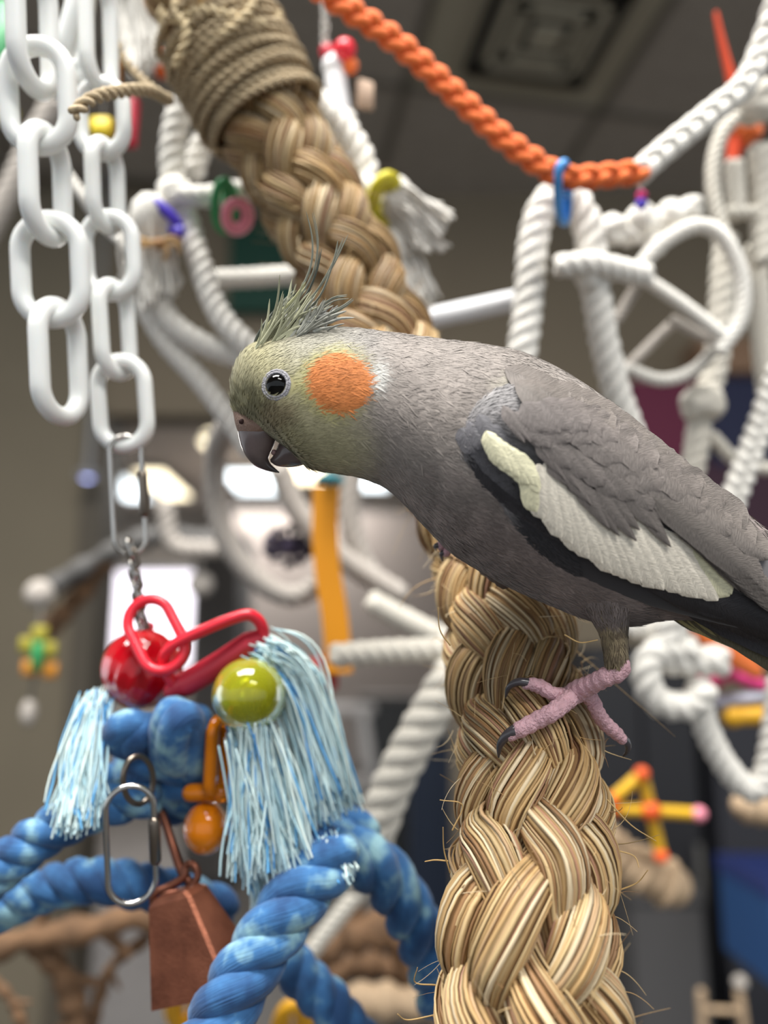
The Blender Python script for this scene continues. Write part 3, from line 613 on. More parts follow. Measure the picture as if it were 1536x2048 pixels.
# ---- crest
M['crest'] = mat('crest_feather', (150, 148, 120), .6, attr=True, spec=.3)
def blade(name, parent, pts, w0, col, zc=0, n=18):
    q = crom(np.array([(x, y, 0) for x, y in pts], float), n); t = np.linspace(0, 1, n); tg = nrm(np.gradient(q[:, :2], axis=0)); pr = np.stack([-tg[:, 1], tg[:, 0]], 1)
    k = w0/2*np.minimum(1, (t/.15+.25))*np.sqrt(np.clip(1-t**2.2, 0, 1))+.35
    z = zc+np.linspace(0, 1, n)*rng.uniform(-25, 25)
    a = np.stack([q[:, :2]+pr*k[:, None], q[:, :2], q[:, :2]-pr*k[:, None]], 1)
    zz = np.stack([z, z+1.6, z], 1); Wp = PB(a[..., 0], a[..., 1], zz); Wq = PB(a[..., 0], a[..., 1], zz-1.0)
    n2 = n*3; i, j = np.meshgrid(np.arange(n-1), np.arange(2), indexing='ij'); qd = (i*3+j).ravel(); F = np.stack([qd, qd+1, qd+4, qd+3], 1)
    c = np.repeat(np.array([col])*(1-.25*t[:, None]), 3, 0); c[1::3] *= .75
    mb = MB(); mb.add(np.concatenate([Wp.reshape(-1, 3), Wq.reshape(-1, 3)]), np.concatenate([F, F[:, ::-1]+n2]), None, np.concatenate([c, c])); return mb.build(name, M['crest'], parent)
ctl = thing('crest', None, None, PB(560, 680, 0)); ctl.parent = bird; ctl.location = np.array(ctl.location)-wloc(bird)
CY = sr((168, 168, 128)); CG = sr((120, 122, 110)); CD = sr((76, 80, 72))
long_ = [([(508, 694), (528, 650), (560, 612), (585, 585)], 13, CG), ([(512, 690), (545, 640), (585, 600), (612, 565)], 14, CY), ([(520, 688), (560, 640), (600, 590), (628, 535), (634, 480), (624, 425)], 9, CG),
         ([(530, 684), (575, 640), (612, 590), (632, 545), (642, 500)], 10, CD), ([(525, 690), (580, 645), (625, 590), (660, 535), (690, 470)], 8, CG), ([(545, 680), (590, 640), (640, 590), (668, 520), (678, 480)], 6, CG),
         ([(550, 678), (600, 648), (640, 615), (670, 595), (700, 590)], 13, CG), ([(560, 676), (610, 650), (650, 632), (688, 612), (705, 598)], 12, CG), ([(505, 698), (518, 668), (545, 632), (568, 600)], 8, CD)]
for pts, wd, c in long_:
    for q_ in range(3):
        j = rng.normal(0, 5, 2); pts2 = [(x+j[0]*(i/len(pts)), y+j[1]*(i/len(pts))+q_*2) for i, (x, y) in enumerate(pts)]
        blade('crest_feather', ctl, pts2, wd*(.5 if q_ == 0 else .28), c*1.4*rng.uniform(.85, 1.15), rng.uniform(-18, 18))
for i in range(130):
    f = rng.random(); x0 = 505+f*118; y0 = 698-f*36+rng.uniform(-4, 8); a = math.radians(rng.normal(-54+f*14, 6)); L = rng.uniform(50, 150)*(1.1-.55*f)
    b = rng.uniform(-.35, .25); pts = [(x0+L*t*math.cos(a+b*t), y0+L*t*math.sin(a+b*t)) for t in (0, .33, .66, 1)]
    blade('crest_feather', ctl, pts, rng.uniform(3, 7), (sr((188, 188, 156)) if f < .6 else sr((174, 174, 162)))*rng.uniform(.75, 1.2), rng.uniform(-38, 48), 10)
for i in range(70):   # pale fluff at the crest's back
    x0 = rng.uniform(560, 655); y0 = rng.uniform(640, 664); a = math.radians(rng.uniform(-100, -15)); L = rng.uniform(20, 60)
    pts = [(x0+L*t*math.cos(a+t*.3), y0+L*t*math.sin(a+t*.3)) for t in (0, .5, 1)]
    blade('crest_down', ctl, pts, rng.uniform(3, 7), sr((190, 190, 182))*rng.uniform(.7, 1.1), rng.uniform(-30, 45), 8)
# ---- legs and feet
M['skinp'] = mat('foot_skin', (206, 164, 172), .55, var=.18, vscale=500, bump=.9, bscale=1300, sss=.15, spec=.4)
M['claw'] = mat('claw_horn', (62, 58, 62), .3, coat=.3)
def legcol(x, y):
    b = .5+.5*np.sin((y+(x-1200)*.15)*.28+vnoise(x, y, 14)*2.5); return sr((138, 124, 98))*(b[:, None])+sr((92, 80, 64))*(1-b[:, None])
THI = [(1130, 1160, 1290, 1170, 30, 66), (1150, 1205, 1285, 1200, 36, 58), (1180, 1238, 1262, 1232, 44, 44), (1199, 1270, 1256, 1264, 50, 32), (1206, 1300, 1256, 1294, 55, 27), (1210, 1326, 1255, 1322, 58, 24), (1218, 1344, 1248, 1344, 60, 14)]
tr_ = loft(THI, 40, 28); leg = closed_loft(tr_, legcol, 'leg', M['plum'], bird)
def lc2(x, y):
    k = smooth(1235, 1262, y)[:, None]; return bodycol(x, y)*(1-k)+legcol(x, y)*k
plumage(tr_, 5000, lc2, 'leg_plumage', leg, lambda x, y, z: 1+0*x, lambda x, y: 20+0*x)
def rs(x, y, dflt):
    d = P(x, y, 1.0)-CAM; L = np.linalg.norm(d); h = ROPE_BVH.ray_cast(CV, Vector(d/L)); return (D0-h[3]/L)/s0 if h[0] is not None else dflt
def skin_chain(name, pts, m, parent, sub=1, ns=14, wob=.06):
    """pts rows x, y, z, r (px): one tapering limb with toe-pad swellings"""
    q = crom(np.array([(*PB(a, b, c), r*s0) for a, b, c, r in pts]), max(14, len(pts)*7)); rr = q[:, 3]*(1+wob*np.sin(np.arange(len(q))*1.25))
    mb = MB(); tube(mb, q[:, :3], rr, ns); return mb.build(name, m, parent)
fz = lambda x, y, o=9: (rs(x, y, -40)+o)
zk = fz(1153, 1388, 24)
foot = skin_chain('foot', [(1240, 1330, 58, 20), (1236, 1342, 60, 21), (1212, 1354, 58, 19), (1180, 1370, (58+zk)/2, 19), (1153, 1384, zk, 22), (1138, 1396, zk-6, 15)], M['skinp'], bird)
def toe(pts, claw, lab=None):
    t_ = skin_chain('toe', pts, M['skinp'], foot); q = crom(np.array([(*PB(a, b, c), r*s0) for a, b, c, r in claw]), 16); mb = MB(); tube(mb, q[:, :3], q[:, 3], 12); mb.build('claw', M['claw'], foot)
z1 = fz(1106, 1388, 20); z2 = fz(1070, 1368, 22)
toe([(1153, 1384, zk, 17), (1128, 1391, zk-4, 16), (1104, 1387, z1, 14), (1082, 1374, z2, 15), (1062, 1368, z2, 13), (1052, 1369, z2-2, 10)],
    [(1056, 1366, z2, 10), (1036, 1364, z2+1, 8), (1018, 1374, z2-6, 6), (1011, 1394, z2-16, 2)])
za = fz(1073, 1440, 16); zb = fz(1033, 1462, 14)
toe([(1150, 1388, zk, 19), (1128, 1406, (zk+za)/2+2, 18), (1104, 1425, za+3, 17.5), (1072, 1442, za, 17), (1042, 1458, zb, 16), (1022, 1470, zb-3, 12)],
    [(1030, 1462, zb, 13), (1013, 1472, zb-4, 10), (1000, 1490, zb-12, 7), (997, 1514, zb-22, 2)])
zc_ = fz(1190, 1430, 14)
toe([(1165, 1384, zk-4, 17), (1184, 1400, zk-12, 16), (1194, 1422, zc_, 15), (1208, 1444, zc_-14, 15), (1232, 1466, zc_-30, 14), (1244, 1478, zc_-36, 11)],
    [(1240, 1474, zc_-34, 11), (1254, 1486, zc_-40, 8), (1255, 1502, zc_-48, 5), (1246, 1513, zc_-58, 2)])
toe([(1160, 1380, zk-8, 16), (1172, 1372, zk-30, 15), (1176, 1366, zk-70, 13), (1172, 1362, zk-100, 11)], [(1173, 1362, zk-98, 10), (1165, 1366, zk-125, 6), (1155, 1374, zk-140, 2)])
# far leg and foot, gripping the rope behind the breast
leg2 = skin_chain('leg', [(1010, 1120, -60, 60), (985, 1120, -80, 40), (960, 1108, -105, 22)], mat('far_leg_plumage', (100, 88, 82), .8), bird)
fx = [(952, 1104, -100, 16), (925, 1095, -104, 16), (900, 1088, -108, 15), (886, 1092, -116, 12)]
foot2 = skin_chain('foot', fx, M['skinp'], bird)
for a_, b_ in (((896, 1084), (872, 1100)), ((905, 1092), (884, 1122)), ((912, 1078), (893, 1064))):
    q = crom(PP([(925, 1092, D0+.0142), (a_[0], a_[1], D0+.0135), ((a_[0]*.4+b_[0]*.6), (a_[1]*.5+b_[1]*.5)-2, D0+.0145)]), 12); mb = MB(); tube(mb, q, 10*s0, 10); mb.build('toe', M['skinp'], foot2)
    q = crom(PP([((a_[0]*.4+b_[0]*.6), (a_[1]*.5+b_[1]*.5)-2, D0+.0145), (b_[0], (a_[1]+b_[1])/2, D0+.0145), (b_[0]+1, b_[1], D0+.017)]), 10); mb = MB(); tube(mb, q, np.linspace(8, 2, 10)*s0, 10); mb.build('claw', M['claw'], foot2)

# ================================================================== white plastic chains
M['wplast'] = mat('white_plastic', (232, 233, 230), .32, sss=.15, bump=.05, bscale=60)
def chain(label, rows, r, group='white plastic chains'):
    """rows: x0, y0, x1, y1 (outer ends in the photo), depth, half width px, roll deg"""
    t = thing('plastic_chain', label, 'chain', P(rows[0][0], rows[0][1], rows[0][4]), None)
    for x0, y0, x1, y1, d, hw, ro in rows:
        p0, p1 = P(x0, y0, d), P(x1, y1, d); ax = nrm(p1-p0); mb = MB(); link(mb, p0+ax*r, p1-ax*r, (hw*S(d)), r, math.radians(ro), 16); mb.build('chain_link', M['wplast'], t)
    return t
chain('longer-linked white plastic chain at the left edge, hanging free below its last link',
      [(62, -95, 70, 195, .281, 58, 58), (70, 72, 82, 312, .28, 58, -20), (88, 244, 96, 492, .281, 56, 56), (96, 420, 106, 658, .282, 59, -20), (113, 594, 124, 852, .284, 56, 50)], 19.5*S(.28))
chain('white plastic chain with the snap hook and bird toy at its lower end',
      [(195, -60, 200, 190, .308, 46, 60), (200, 152, 208, 322, .307, 44, -22), (208, 274, 214, 470, .307, 42, 56), (215, 418, 224, 603, .306, 47, -18), (224, 556, 236, 762, .306, 43, 52), (238, 706, 252, 908, .305, 47, -18)], 15.5*S(.307))
chain('thick white plastic chain links curving behind the other two at the top left corner',
      [(150, -90, 150, 20, .33, 48, 70), (176, -40, 118, 178, .325, 50, 78), (165, 185, 120, 130, .33, 34, -10)], 20*S(.31))
# ================================================================== hook, twisted chain, red links
M['steel'] = mat('bright_steel', (190, 186, 180), .18, metal=1); M['steeld'] = mat('dull_steel', (120, 110, 100), .3, metal=1)
def hook(label, pts_top, pts_bot, d, hw, r, gate=True, m='steel'):
    p0 = P(*pts_top, d); p1 = P(*pts_bot, d); t = thing('snap_hook', label, 'snap hook', p0)
    q = stadium(p0, p1, hw*S(d), .0, 60); mb = MB(); tube(mb, q, r*S(d), 10, closed=True); mb.build('body', M[m], t)
    if gate:
        ax = nrm(p1-p0); c = (p0+p1)/2+nrm(np.cross(ax, nrm(p0-CAM)))*hw*S(d); L = np.linalg.norm(p1-p0)
        mb = MB(); tube(mb, [c-ax*L*.16, c+ax*L*.16], r*2.0*S(d), 12); mb.build('sleeve', M['steeld'], t)
    return t
hook('upper steel snap hook joining the white chain to the bird toy', (250, 872), (262, 1108), .303, 30, 5)
hook('lower steel snap hook under the blue knot, beside the copper bell', (258, 1572), (266, 1806), .268, 46, 6)
tc_ = thing('metal_chain', 'thin twisted bright metal chain between the snap hook and the red links', 'chain', P(262, 1095, .302))
for k in range(9):
    y0 = 1078+k*21; x0 = 262+k*3.0; mb = MB(); p0, p1 = P(x0-5, y0, .302), P(x0+7, y0+38, .302)
    link(mb, p0, p1, 9*S(.302), 4.0*S(.302), math.radians(-20 if k % 2 else 62), 8); mb.build('chain_link', M['steel'] if k % 2 == 0 else M['steeld'], tc_)
M['red'] = mat('red_plastic', (226, 40, 58), .3, sss=.1, coat=.2); M['redd'] = mat('red_plastic_barrel', (190, 44, 62), .4)
D1 = .288
rl = thing('plastic_link', 'small red plastic link through the thin metal chain', 'plastic link', P(262, 1215, D1))
mb = MB(); link(mb, P(280, 1205, D1+.004), P(345, 1335, D1-.005), 44*S(D1), 11*S(D1), math.radians(-12), 14); mb.build('ring', M['red'], rl)
r2 = thing('plastic_link', 'larger red plastic link with a thick barrel, tilted over the yellow ball', 'plastic link', P(335, 1330, D1))
q = crom(PP([(352, 1378, D1+.001), (328, 1330, D1-.002), (338, 1298, D1-.004), (380, 1272, D1-.004), (480, 1232, D1-.003), (512, 1236, D1-.002), (527, 1262, D1-.001), (524, 1290, D1)]), 60)
mb = MB(); tube(mb, q, 11.5*S(D1), 14); mb.build('loop', M['red'], r2)
mb = MB(); q = crom(PP([(345, 1382, D1+.002), (430, 1334, D1+.001), (518, 1276, D1)]), 30); tube(mb, q, np.interp(np.arange(30), [0, 4, 26, 29], [18, 26, 25, 18])*S(D1), 20); mb.build('barrel', M['redd'], r2)
# ================================================================== balls
M['redgl'] = mat('red_clear_plastic', (200, 10, 28), .08, trans=.3, ior=1.3, coat=.4); M['yelgl'] = mat('yellow_clear_plastic', (222, 224, 50), .06, trans=.7, ior=1.3, coat=.4)
M['orgl'] = mat('orange_clear_plastic', (250, 142, 20), .08, trans=.45, ior=1.25, coat=.4)
def ballthing(name, lab, cat, c, r, m, **k):
    t = thing(name, lab, cat, c-np.array([0, 0, r])); mb = MB(); ball(mb, c, r, 64, 32, **k); mb.build('shell', m, t); return t
c = P(284, 1338, .302); bt = ballthing('ball', 'clear red ribbed plastic ball under the red links', 'ball', c, 80*S(.302), M['redgl'], ridge=.06, nr=16, rot=np.array([[.94, 0, .34], [0, 1, 0], [-.34, 0, .94]]))
mb = MB(); ball(mb, c, 52*S(.302), 32, 16); mb.build('inner_ball', mat('red_deep', (120, 8, 20), .3), bt)
mb = MB(); tube(mb, [c+np.array([0, 0, 60*S(.302)]), c+np.array([.002, 0, 84*S(.302)])], 10*S(.302), 12); mb.build('cap', M['redd'], bt)
c = P(499, 1390, .281); bt = ballthing('ball', 'clear yellow green plastic ball lying against the frayed tassel', 'ball', c, 74*S(.281), M['yelgl'])
mb = MB(); ball(mb, c+np.array([.002, .003, 0]), 45*S(.281), 32, 16); mb.build('inner_ball', mat('yellow_inner', (196, 186, 70), .15, trans=.6), bt)
od = .287
pc = thing('pacifier_bead', 'clear orange pacifier-shaped plastic bead hanging below the yellow ball', 'bead', P(410, 1715, od))
mb = MB(); ball(mb, P(412, 1656, od), 45*S(od), 40, 24, (1, 1, 1.14)); mb.build('bulb', M['orgl'], pc)
mb = MB(); tube(mb, PP([(382, 1586, od), (412, 1584, od), (446, 1588, od)]), 18*S(od), 20); mb.build('shield', M['orgl'], pc)
mb = MB(); link(mb, P(440, 1440, od), P(432, 1586, od), 24*S(od), 13*S(od), math.radians(55), 14); mb.build('ring', M['orgl'], pc)
# ================================================================== blue dyed rope net
def dye(m, name, c1, c2, c3):
    pass
m = bpy.data.materials.new('blue_cotton'); m.use_nodes = True; nt_n = m.node_tree; Nn = nt_n.nodes; Ln = nt_n.links; b = Nn['Principled BSDF']; b.inputs['Roughness'].default_value = .85; b.inputs['Sheen Weight'].default_value = .15
tcn = Nn.new('ShaderNodeTexCoord'); n1 = Nn.new('ShaderNodeTexNoise'); n1.inputs['Scale'].default_value = 75; n1.inputs['Detail'].default_value = 3; Ln.new(tcn.outputs['Object'], n1.inputs['Vector'])
rp = Nn.new('ShaderNodeValToRGB'); rp.color_ramp.elements[0].position = .36; rp.color_ramp.elements[0].color = lin((24, 66, 112))+(1,); rp.color_ramp.elements[1].position = .54; rp.color_ramp.elements[1].color = lin((50, 103, 154))+(1,)
e = rp.color_ramp.elements.new(.68); e.color = lin((140, 180, 190))+(1,); Ln.new(n1.outputs['Fac'], rp.inputs['Fac'])
at = Nn.new('ShaderNodeAttribute'); at.attribute_name = 'st'; mp = Nn.new('ShaderNodeMapping'); mp.inputs['Scale'].default_value = (120, 1700, 1700); Ln.new(at.outputs['Vector'], mp.inputs['Vector'])
n2 = Nn.new('ShaderNodeTexNoise'); n2.inputs['Scale'].default_value = 1; n2.inputs['Detail'].default_value = 3; Ln.new(mp.outputs['Vector'], n2.inputs['Vector'])
mr = Nn.new('ShaderNodeMapRange'); mr.inputs['To Min'].default_value = .68; mr.inputs['To Max'].default_value = 1.25; Ln.new(n2.outputs['Fac'], mr.inputs['Value'])
mx = Nn.new('ShaderNodeMix'); mx.data_type = 'RGBA'; mx.blend_type = 'MULTIPLY'; mx.inputs['Factor'].default_value = 1; Ln.new(rp.outputs['Color'], mx.inputs['A']); Ln.new(mr.outputs['Result'], mx.inputs['B']); Ln.new(mx.outputs['Result'], b.inputs['Base Color'])
bp = Nn.new('ShaderNodeBump'); bp.inputs['Strength'].default_value = .6; bp.inputs['Distance'].default_value = .0006; Ln.new(n2.outputs['Fac'], bp.inputs['Height']); Ln.new(bp.outputs['Normal'], b.inputs['Normal'])
M['blue'] = m
def rope(name, label, cat, pts, Rpx, m, group=None, pitch=4.2, n=3, fluff=0, parent=None, strands=True, wob=0):
    """a laid rope through photo points x, y, depth; Rpx radius in photo px at the first point's depth"""
    w_ = crom(PP(pts), 60); R = Rpx*S(pts[0][2]); 
    t = parent if parent is not None else thing(name, label, cat, w_[0], group)
    if not strands:
        mb = MB(); twisted(mb, w_, R, R*3.1, n, 8, per=11, sr=.585, co=.455); mb.build('strands' if parent is None else 'branch', m, t); return t
    Ln_ = np.linalg.norm(np.diff(w_, axis=0), axis=1).sum(); k = max(12, int(Ln_/(R*pitch)*18)); p = crom(w_, k); T, N, B = frames(p); u = np.linspace(0, Ln_, k)
    for i in range(n):
        th = (2*PI*i/n+2*PI*u/(R*pitch))[:, None]; q = p+R*.5*(np.cos(th)*N+np.sin(th)*B); mb = MB(); tube(mb, q, R*.56*(1+.04*np.sin(u*300+i)), 12); mb.build('strand', m, t)
    return t
nl = 'tie-dyed blue cotton rope '
net = 'blue rope perch around the toy'
rope('cotton_rope', 'tie-dyed blue cotton rope curving from the left edge up to the knot', 'rope', [(-60, 1790, .285), (10, 1730, .285), (90, 1668, .286), (190, 1618, .29), (300, 1585, .296)], 46, M['blue'], net, pitch=3.4)
rope('cotton_rope', nl+'running level behind the lower snap hook and the bell', 'rope', [(-60, 1850, .315), (60, 1790, .315), (170, 1762, .315), (280, 1772, .316), (360, 1790, .318), (450, 1820, .32)], 44, M['blue'], net, pitch=3.2)
rope('cotton_rope', 'nearest tie-dyed blue cotton rope, rising from the bottom edge to the tassel', 'rope', [(400, 2110, .252), (455, 2010, .255), (520, 1900, .262), (580, 1810, .268), (640, 1745, .275), (672, 1700, .28)], 66, M['blue'], net, pitch=3.6)
rope('cotton_rope', nl+'arching down beside the braided sisal rope from behind the tassel', 'rope', [(640, 1700, .295), (705, 1708, .298), (770, 1750, .303), (820, 1830, .31), (862, 1920, .318), (885, 2010, .325)], 56, M['blue'], net)
rope('cotton_rope', 'short blue rope reaching the bottom edge between nearest blue rope and sisal rope', 'rope', [(560, 1900, .32), (610, 1960, .318), (660, 2010, .316), (720, 2090, .312)], 44, M['blue'], net, pitch=3.2)
rope('cotton_rope', nl+'with a rounded cut end showing right of the tassel', 'rope', [(640, 1668, .302), (690, 1655, .305), (728, 1662, .308)], 42, M['blue'], net)
rope('cotton_rope', nl+'hanging loop in shade beneath the knot, behind the lower snap hook', 'rope', [(240, 1540, .312), (300, 1580, .308), (350, 1600, .306), (400, 1560, .306)], 46, M['blue'], net, pitch=3.4)
kn = thing('rope_knot', 'fat blue cotton rope knot with a pale centre, directly below the red ball', 'knot', P(310, 1560, .29))
def knotloop(c, rx, ry, tilt, R, d, dz, name='coil', m='blue', parent=None):
    th = np.linspace(0, 2*PI, 40, endpoint=False); a = math.radians(tilt); x = rx*np.cos(th); y = ry*np.sin(th); z = dz*np.sin(th+.6)
    q = P(c[0]+x*math.cos(a)-y*math.sin(a), c[1]+x*math.sin(a)+y*math.cos(a), d+z); mb = MB(); tube(mb, q, R*S(d), 14, closed=True); return mb.build(name, M[m], parent if parent is not None else kn)
knotloop((262, 1470), 24, 18, 10, 34, .288, .004); knotloop((290, 1475), 22, 16, -20, 34, .291, .006); knotloop((362, 1478), 16, 42, 8, 36, .284, .006)
knotloop((345, 1475), 14, 50, 4, 34, .288, .007); knotloop((392, 1490), 12, 50, 0, 34, .291, .006); knotloop((330, 1550), 48, 22, 20, 34, .297, .005)
knotloop((370, 1590), 30, 16, 20, 30, .3, .004)
# tassels
M['yarn'] = mat('frayed_yarn', (180, 215, 225), .8, attr=True, sheen=.1)
TC = (lin((226, 240, 234)), lin((176, 214, 226)))
def bluemix(label, root, tips, n, r, spread, **k):
    t = thing('frayed_tassel', label, 'tassel', root); mb = MB(); tassel(mb, root, tips, int(n*1.05), r, TC, spread, **k); mb.build('yarns', M['yarn'], t)
    mb = MB(); tassel(mb, root, tips, int(n*.17), r, (lin((60, 140, 205)), lin((110, 178, 220))), spread*1.05, **k); mb.build('dyed_yarns', M['yarn'], t); return t
dT = .274
bluemix('pale blue frayed rope tassel spilling straight down below the yellow ball', P(505, 1452, dT+.004), PP([(448, 1755, dT-.002), (520, 1720, dT-.006), (590, 1740, dT-.004), (660, 1700, dT), (440, 1640, dT), (545, 1760, dT-.002)]), 420, .00034, .0056, sag=.05)
bluemix('pale blue frayed rope tassel arching to the right of the yellow ball', P(535, 1310, dT+.012), PP([(660, 1640, dT+.008), (725, 1610, dT+.012), (650, 1560, dT+.004), (600, 1680, dT+.004), (680, 1500, dT+.01)]), 340, .00036, .0045, sag=.75)
bluemix('pale blue frayed rope tassel hanging left of the blue knot', P(195, 1405, dT+.018), PP([(85, 1610, dT-.002), (140, 1680, dT-.004), (195, 1640, dT), (212, 1580, dT+.004), (120, 1670, dT-.004)]), 190, .00036, .0040, sag=.25)
bluemix('small ragged tuft of pale yarn on the joint of the blue ropes', P(655, 1690, .276), PP([(700, 1760, .27), (650, 1770, .268), (610, 1745, .268), (715, 1720, .276)]), 90, .00034, .0035, sag=.2, wob=.0002)
bluemix('thin trailing strands of green-tinted yarn under the big tassel', P(505, 1700, dT+.006), PP([(500, 1850, dT+.006), (515, 1840, dT+.004), (560, 1790, dT), (520, 1790, dT)]), 46, .00034, .002, sag=.1)
# hanging wire, copper bell
M['copper'] = mat('copper_sheet', (158, 98, 74), .42, metal=.75, col2=(120, 72, 54), vscale=90, bump=.15, bscale=900)
M['cwire'] = mat('copper_wire', (116, 72, 56), .4, metal=.8)
bl = thing('cow_bell', 'folded copper cow bell hanging tilted among the blue ropes', 'bell', P(385, 1765, .286))
bd = .283
def bellring(c, ax_, ay_, az_): pass
# local frame of the bell: w across, h along its drop, t through
B0_ = P(352, 1782, bd-.002); B1_ = P(400, 1932, bd-.006)
hv = nrm(B1_-B0_); wv_ = nrm(np.cross(hv, FW)); wv_ = -wv_ if wv_[0] < 0 else wv_; tv = np.cross(hv, wv_); tv = -tv if tv.dot(FW) < 0 else tv
ca, sa = math.cos(math.radians(24)), math.sin(math.radians(24)); wv_, tv = wv_*ca-tv*sa, wv_*sa+tv*ca
if True:
    H = 190*S(bd); prof = [(0, 44, 22), (.06, 58, 30), (.5, 80, 42), (1, 104, 56)]; mb = MB(); V = []; 
    def oct2(w, t_, h, b=6): 
        w, t_, b = w*S(bd), t_*S(bd), b*S(bd); return [B0_+hv*h*H+wv_*x+tv*y for x, y in ((w, t_-b), (w-b, t_), (-w+b, t_), (-w, t_-b), (-w, -t_+b), (-w+b, -t_), (w-b, -t_), (w, -t_+b))]
    for h, w, t_ in prof: V += oct2(w, t_, h)
    for h, w, t_ in prof[::-1]: V += oct2(w-5, t_-5, max(h, .05))
    F = tubef(8, 8).tolist(); F += [[0, 1, 2, 3], [0, 3, 4, 7], [4, 5, 6, 7], [59, 58, 57, 56], [63, 60, 59, 56], [63, 62, 61, 60]]
    mb.add(V, F); mb.build('body', M['copper'], bl, smooth=False)
mb = MB(); q = crom(PP([(318, 1812, bd-.001), (330, 1790, bd-.001), (372, 1780, bd), (395, 1755, bd+.001), (388, 1730, bd+.002), (372, 1730, bd+.003), (368, 1752, bd+.002), (340, 1772, bd+.001), (310, 1786, bd), (306, 1808, bd)]), 50); tube(mb, q, 8*S(bd), 10); mb.build('wire_loop', M['cwire'], bl)
mb = MB(); q = crom(PP([(300, 1590, .30), (325, 1630, .296), (345, 1690, .29), (362, 1740, .287), (380, 1765, .286)]), 24); tube(mb, q, 9*S(.29), 10); mb.build('hanger', M['cwire'], bl)
mb = MB(); tube(mb, [B0_+hv*H*.3, B0_+hv*H*.9], 5*S(bd), 8); ball(mb, B0_+hv*H*.95, 16*S(bd), 16, 10); mb.build('clapper', M['cwire'], bl)
kr = thing('split_ring', 'dull wire ring linking the blue knot to the lower snap hook', 'ring', P(280, 1610, .294))
mb = MB(); th = np.linspace(0, 2*PI, 40, endpoint=False); tube(mb, P(276+30*np.cos(th), 1560+48*np.sin(th), .272+.004*np.cos(th)), 5.5*S(.294), 10, closed=True); mb.build('wire', M['steeld'], kr)

# ================================================================== white cotton rope toys further back
M['cot'] = mat('white_cotton', (226, 222, 214), .9, bump=.4, bscale=1400, sheen=.1); M['cot2'] = mat('cream_cotton', (212, 206, 194), .9, bump=.4, bscale=1400)
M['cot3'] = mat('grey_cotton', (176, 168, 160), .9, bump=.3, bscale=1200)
wg = 'white cotton rope toys behind the bird'
def wr_(label, pts, R, m='cot', **k): return rope('cotton_rope', label, 'rope', pts, R, M[m], None, strands=False, **k)
def lump(parent, c, r, m, n=3, seed=0, name='knot'):
    """a fat overhand knot: a few crossed coils"""
    g = np.random.default_rng(seed)
    mb = MB()
    for i in range(n):
        a = g.normal(0, 1, 3); a = nrm(a); b = nrm(np.cross(a, g.normal(0, 1, 3))); th = np.linspace(0, 2*PI, 28, endpoint=False)
        tube(mb, np.asarray(c)+(np.cos(th)[:, None]*a+np.sin(th)[:, None]*b)*r*.55, r*.42, 10, closed=True)
    return mb.build(name, M[m], parent)
rg = wr_('white rope swing ring looping behind the upper part of the braided rope', [(350, 385, .41), (345, 300, .41), (365, 215, .41), (430, 168, .41), (520, 160, .41), (600, 185, .41), (675, 240, .41), (725, 320, .41), (735, 395, .41)], 27)
lump(rg, P(350, 392, .405), 42*S(.405), 'cot', 3, 1); lump(rg, P(738, 385, .405), 36*S(.405), 'cot', 3, 2)
rope('x', '', '', [(385, 350, .43), (405, 290, .43), (450, 235, .43), (500, 215, .43)], 24, M['cot'], strands=False, parent=rg)
rope('x', '', '', [(688, 240, .418), (695, 300, .416), (705, 380, .41)], 26, M['cot'], strands=False, parent=rg)
wr_('level white rope rung running right from the knot with the purple tie', [(350, 392, .40), (420, 392, .40), (490, 380, .40), (560, 385, .40), (640, 392, .405)], 22)
wr_('white rope running from the purple tie steeply down to the crest', [(372, 430, .405), (398, 520, .40), (440, 630, .395), (520, 712, .39), (560, 740, .39)], 24)
wr_('white rope curving under the left cotton tassel toward the forehead', [(285, 540, .40), (340, 640, .40), (410, 690, .40), (500, 722, .40), (540, 730, .4)], 24)
wr_('lowest white rope slanting from the left tassel to the beak', [(275, 580, .405), (330, 680, .405), (400, 760, .405), (460, 840, .405), (500, 900, .405)], 23)
wr_('short level white rope crossing in front of the green board', [(400, 560, .45), (500, 556, .45), (620, 548, .45)], 20)
def straps(name, label, pts, wpx, m, cat, thick=.0012):
    w_ = crom(PP(pts), 26); T = nrm(np.gradient(w_, axis=0)); sd = nrm(np.cross(T, FW)); nn = np.cross(sd, T); h = wpx/2*S(pts[0][2])
    V = np.stack([w_+sd*h+nn*thick/2, w_-sd*h+nn*thick/2, w_-sd*h-nn*thick/2, w_+sd*h-nn*thick/2], 1); mb = MB(); mb.add(V, tubef(26, 4)); n = 25*4
    mb.add(np.concatenate([V[0], V[-1]]), [[3, 2, 1, 0], [4, 5, 6, 7]]); return tag(mb.build(name, m, smooth=False), label, cat)
M['purple'] = mat('purple_plastic', (74, 52, 190), .4); M['yellow'] = mat('yellow_plastic', (226, 214, 60), .45); M['pink'] = mat('pink_plastic', (244, 150, 168), .4); M['green'] = mat('green_plastic', (40, 140, 80), .4)
M['teal'] = mat('teal_plastic', (60, 130, 140), .5); M['bluep'] = mat('blue_tie', (74, 150, 220), .4); M['orange'] = mat('orange_fleece', (236, 116, 54), .85, bump=.4, bscale=1500, sheen=.2); M['oranged'] = mat('rust_fleece', (205, 72, 40), .9)
def single(name, label, cat, mb, m, **k): return tag(mb.build(name, m), label, cat, **k)
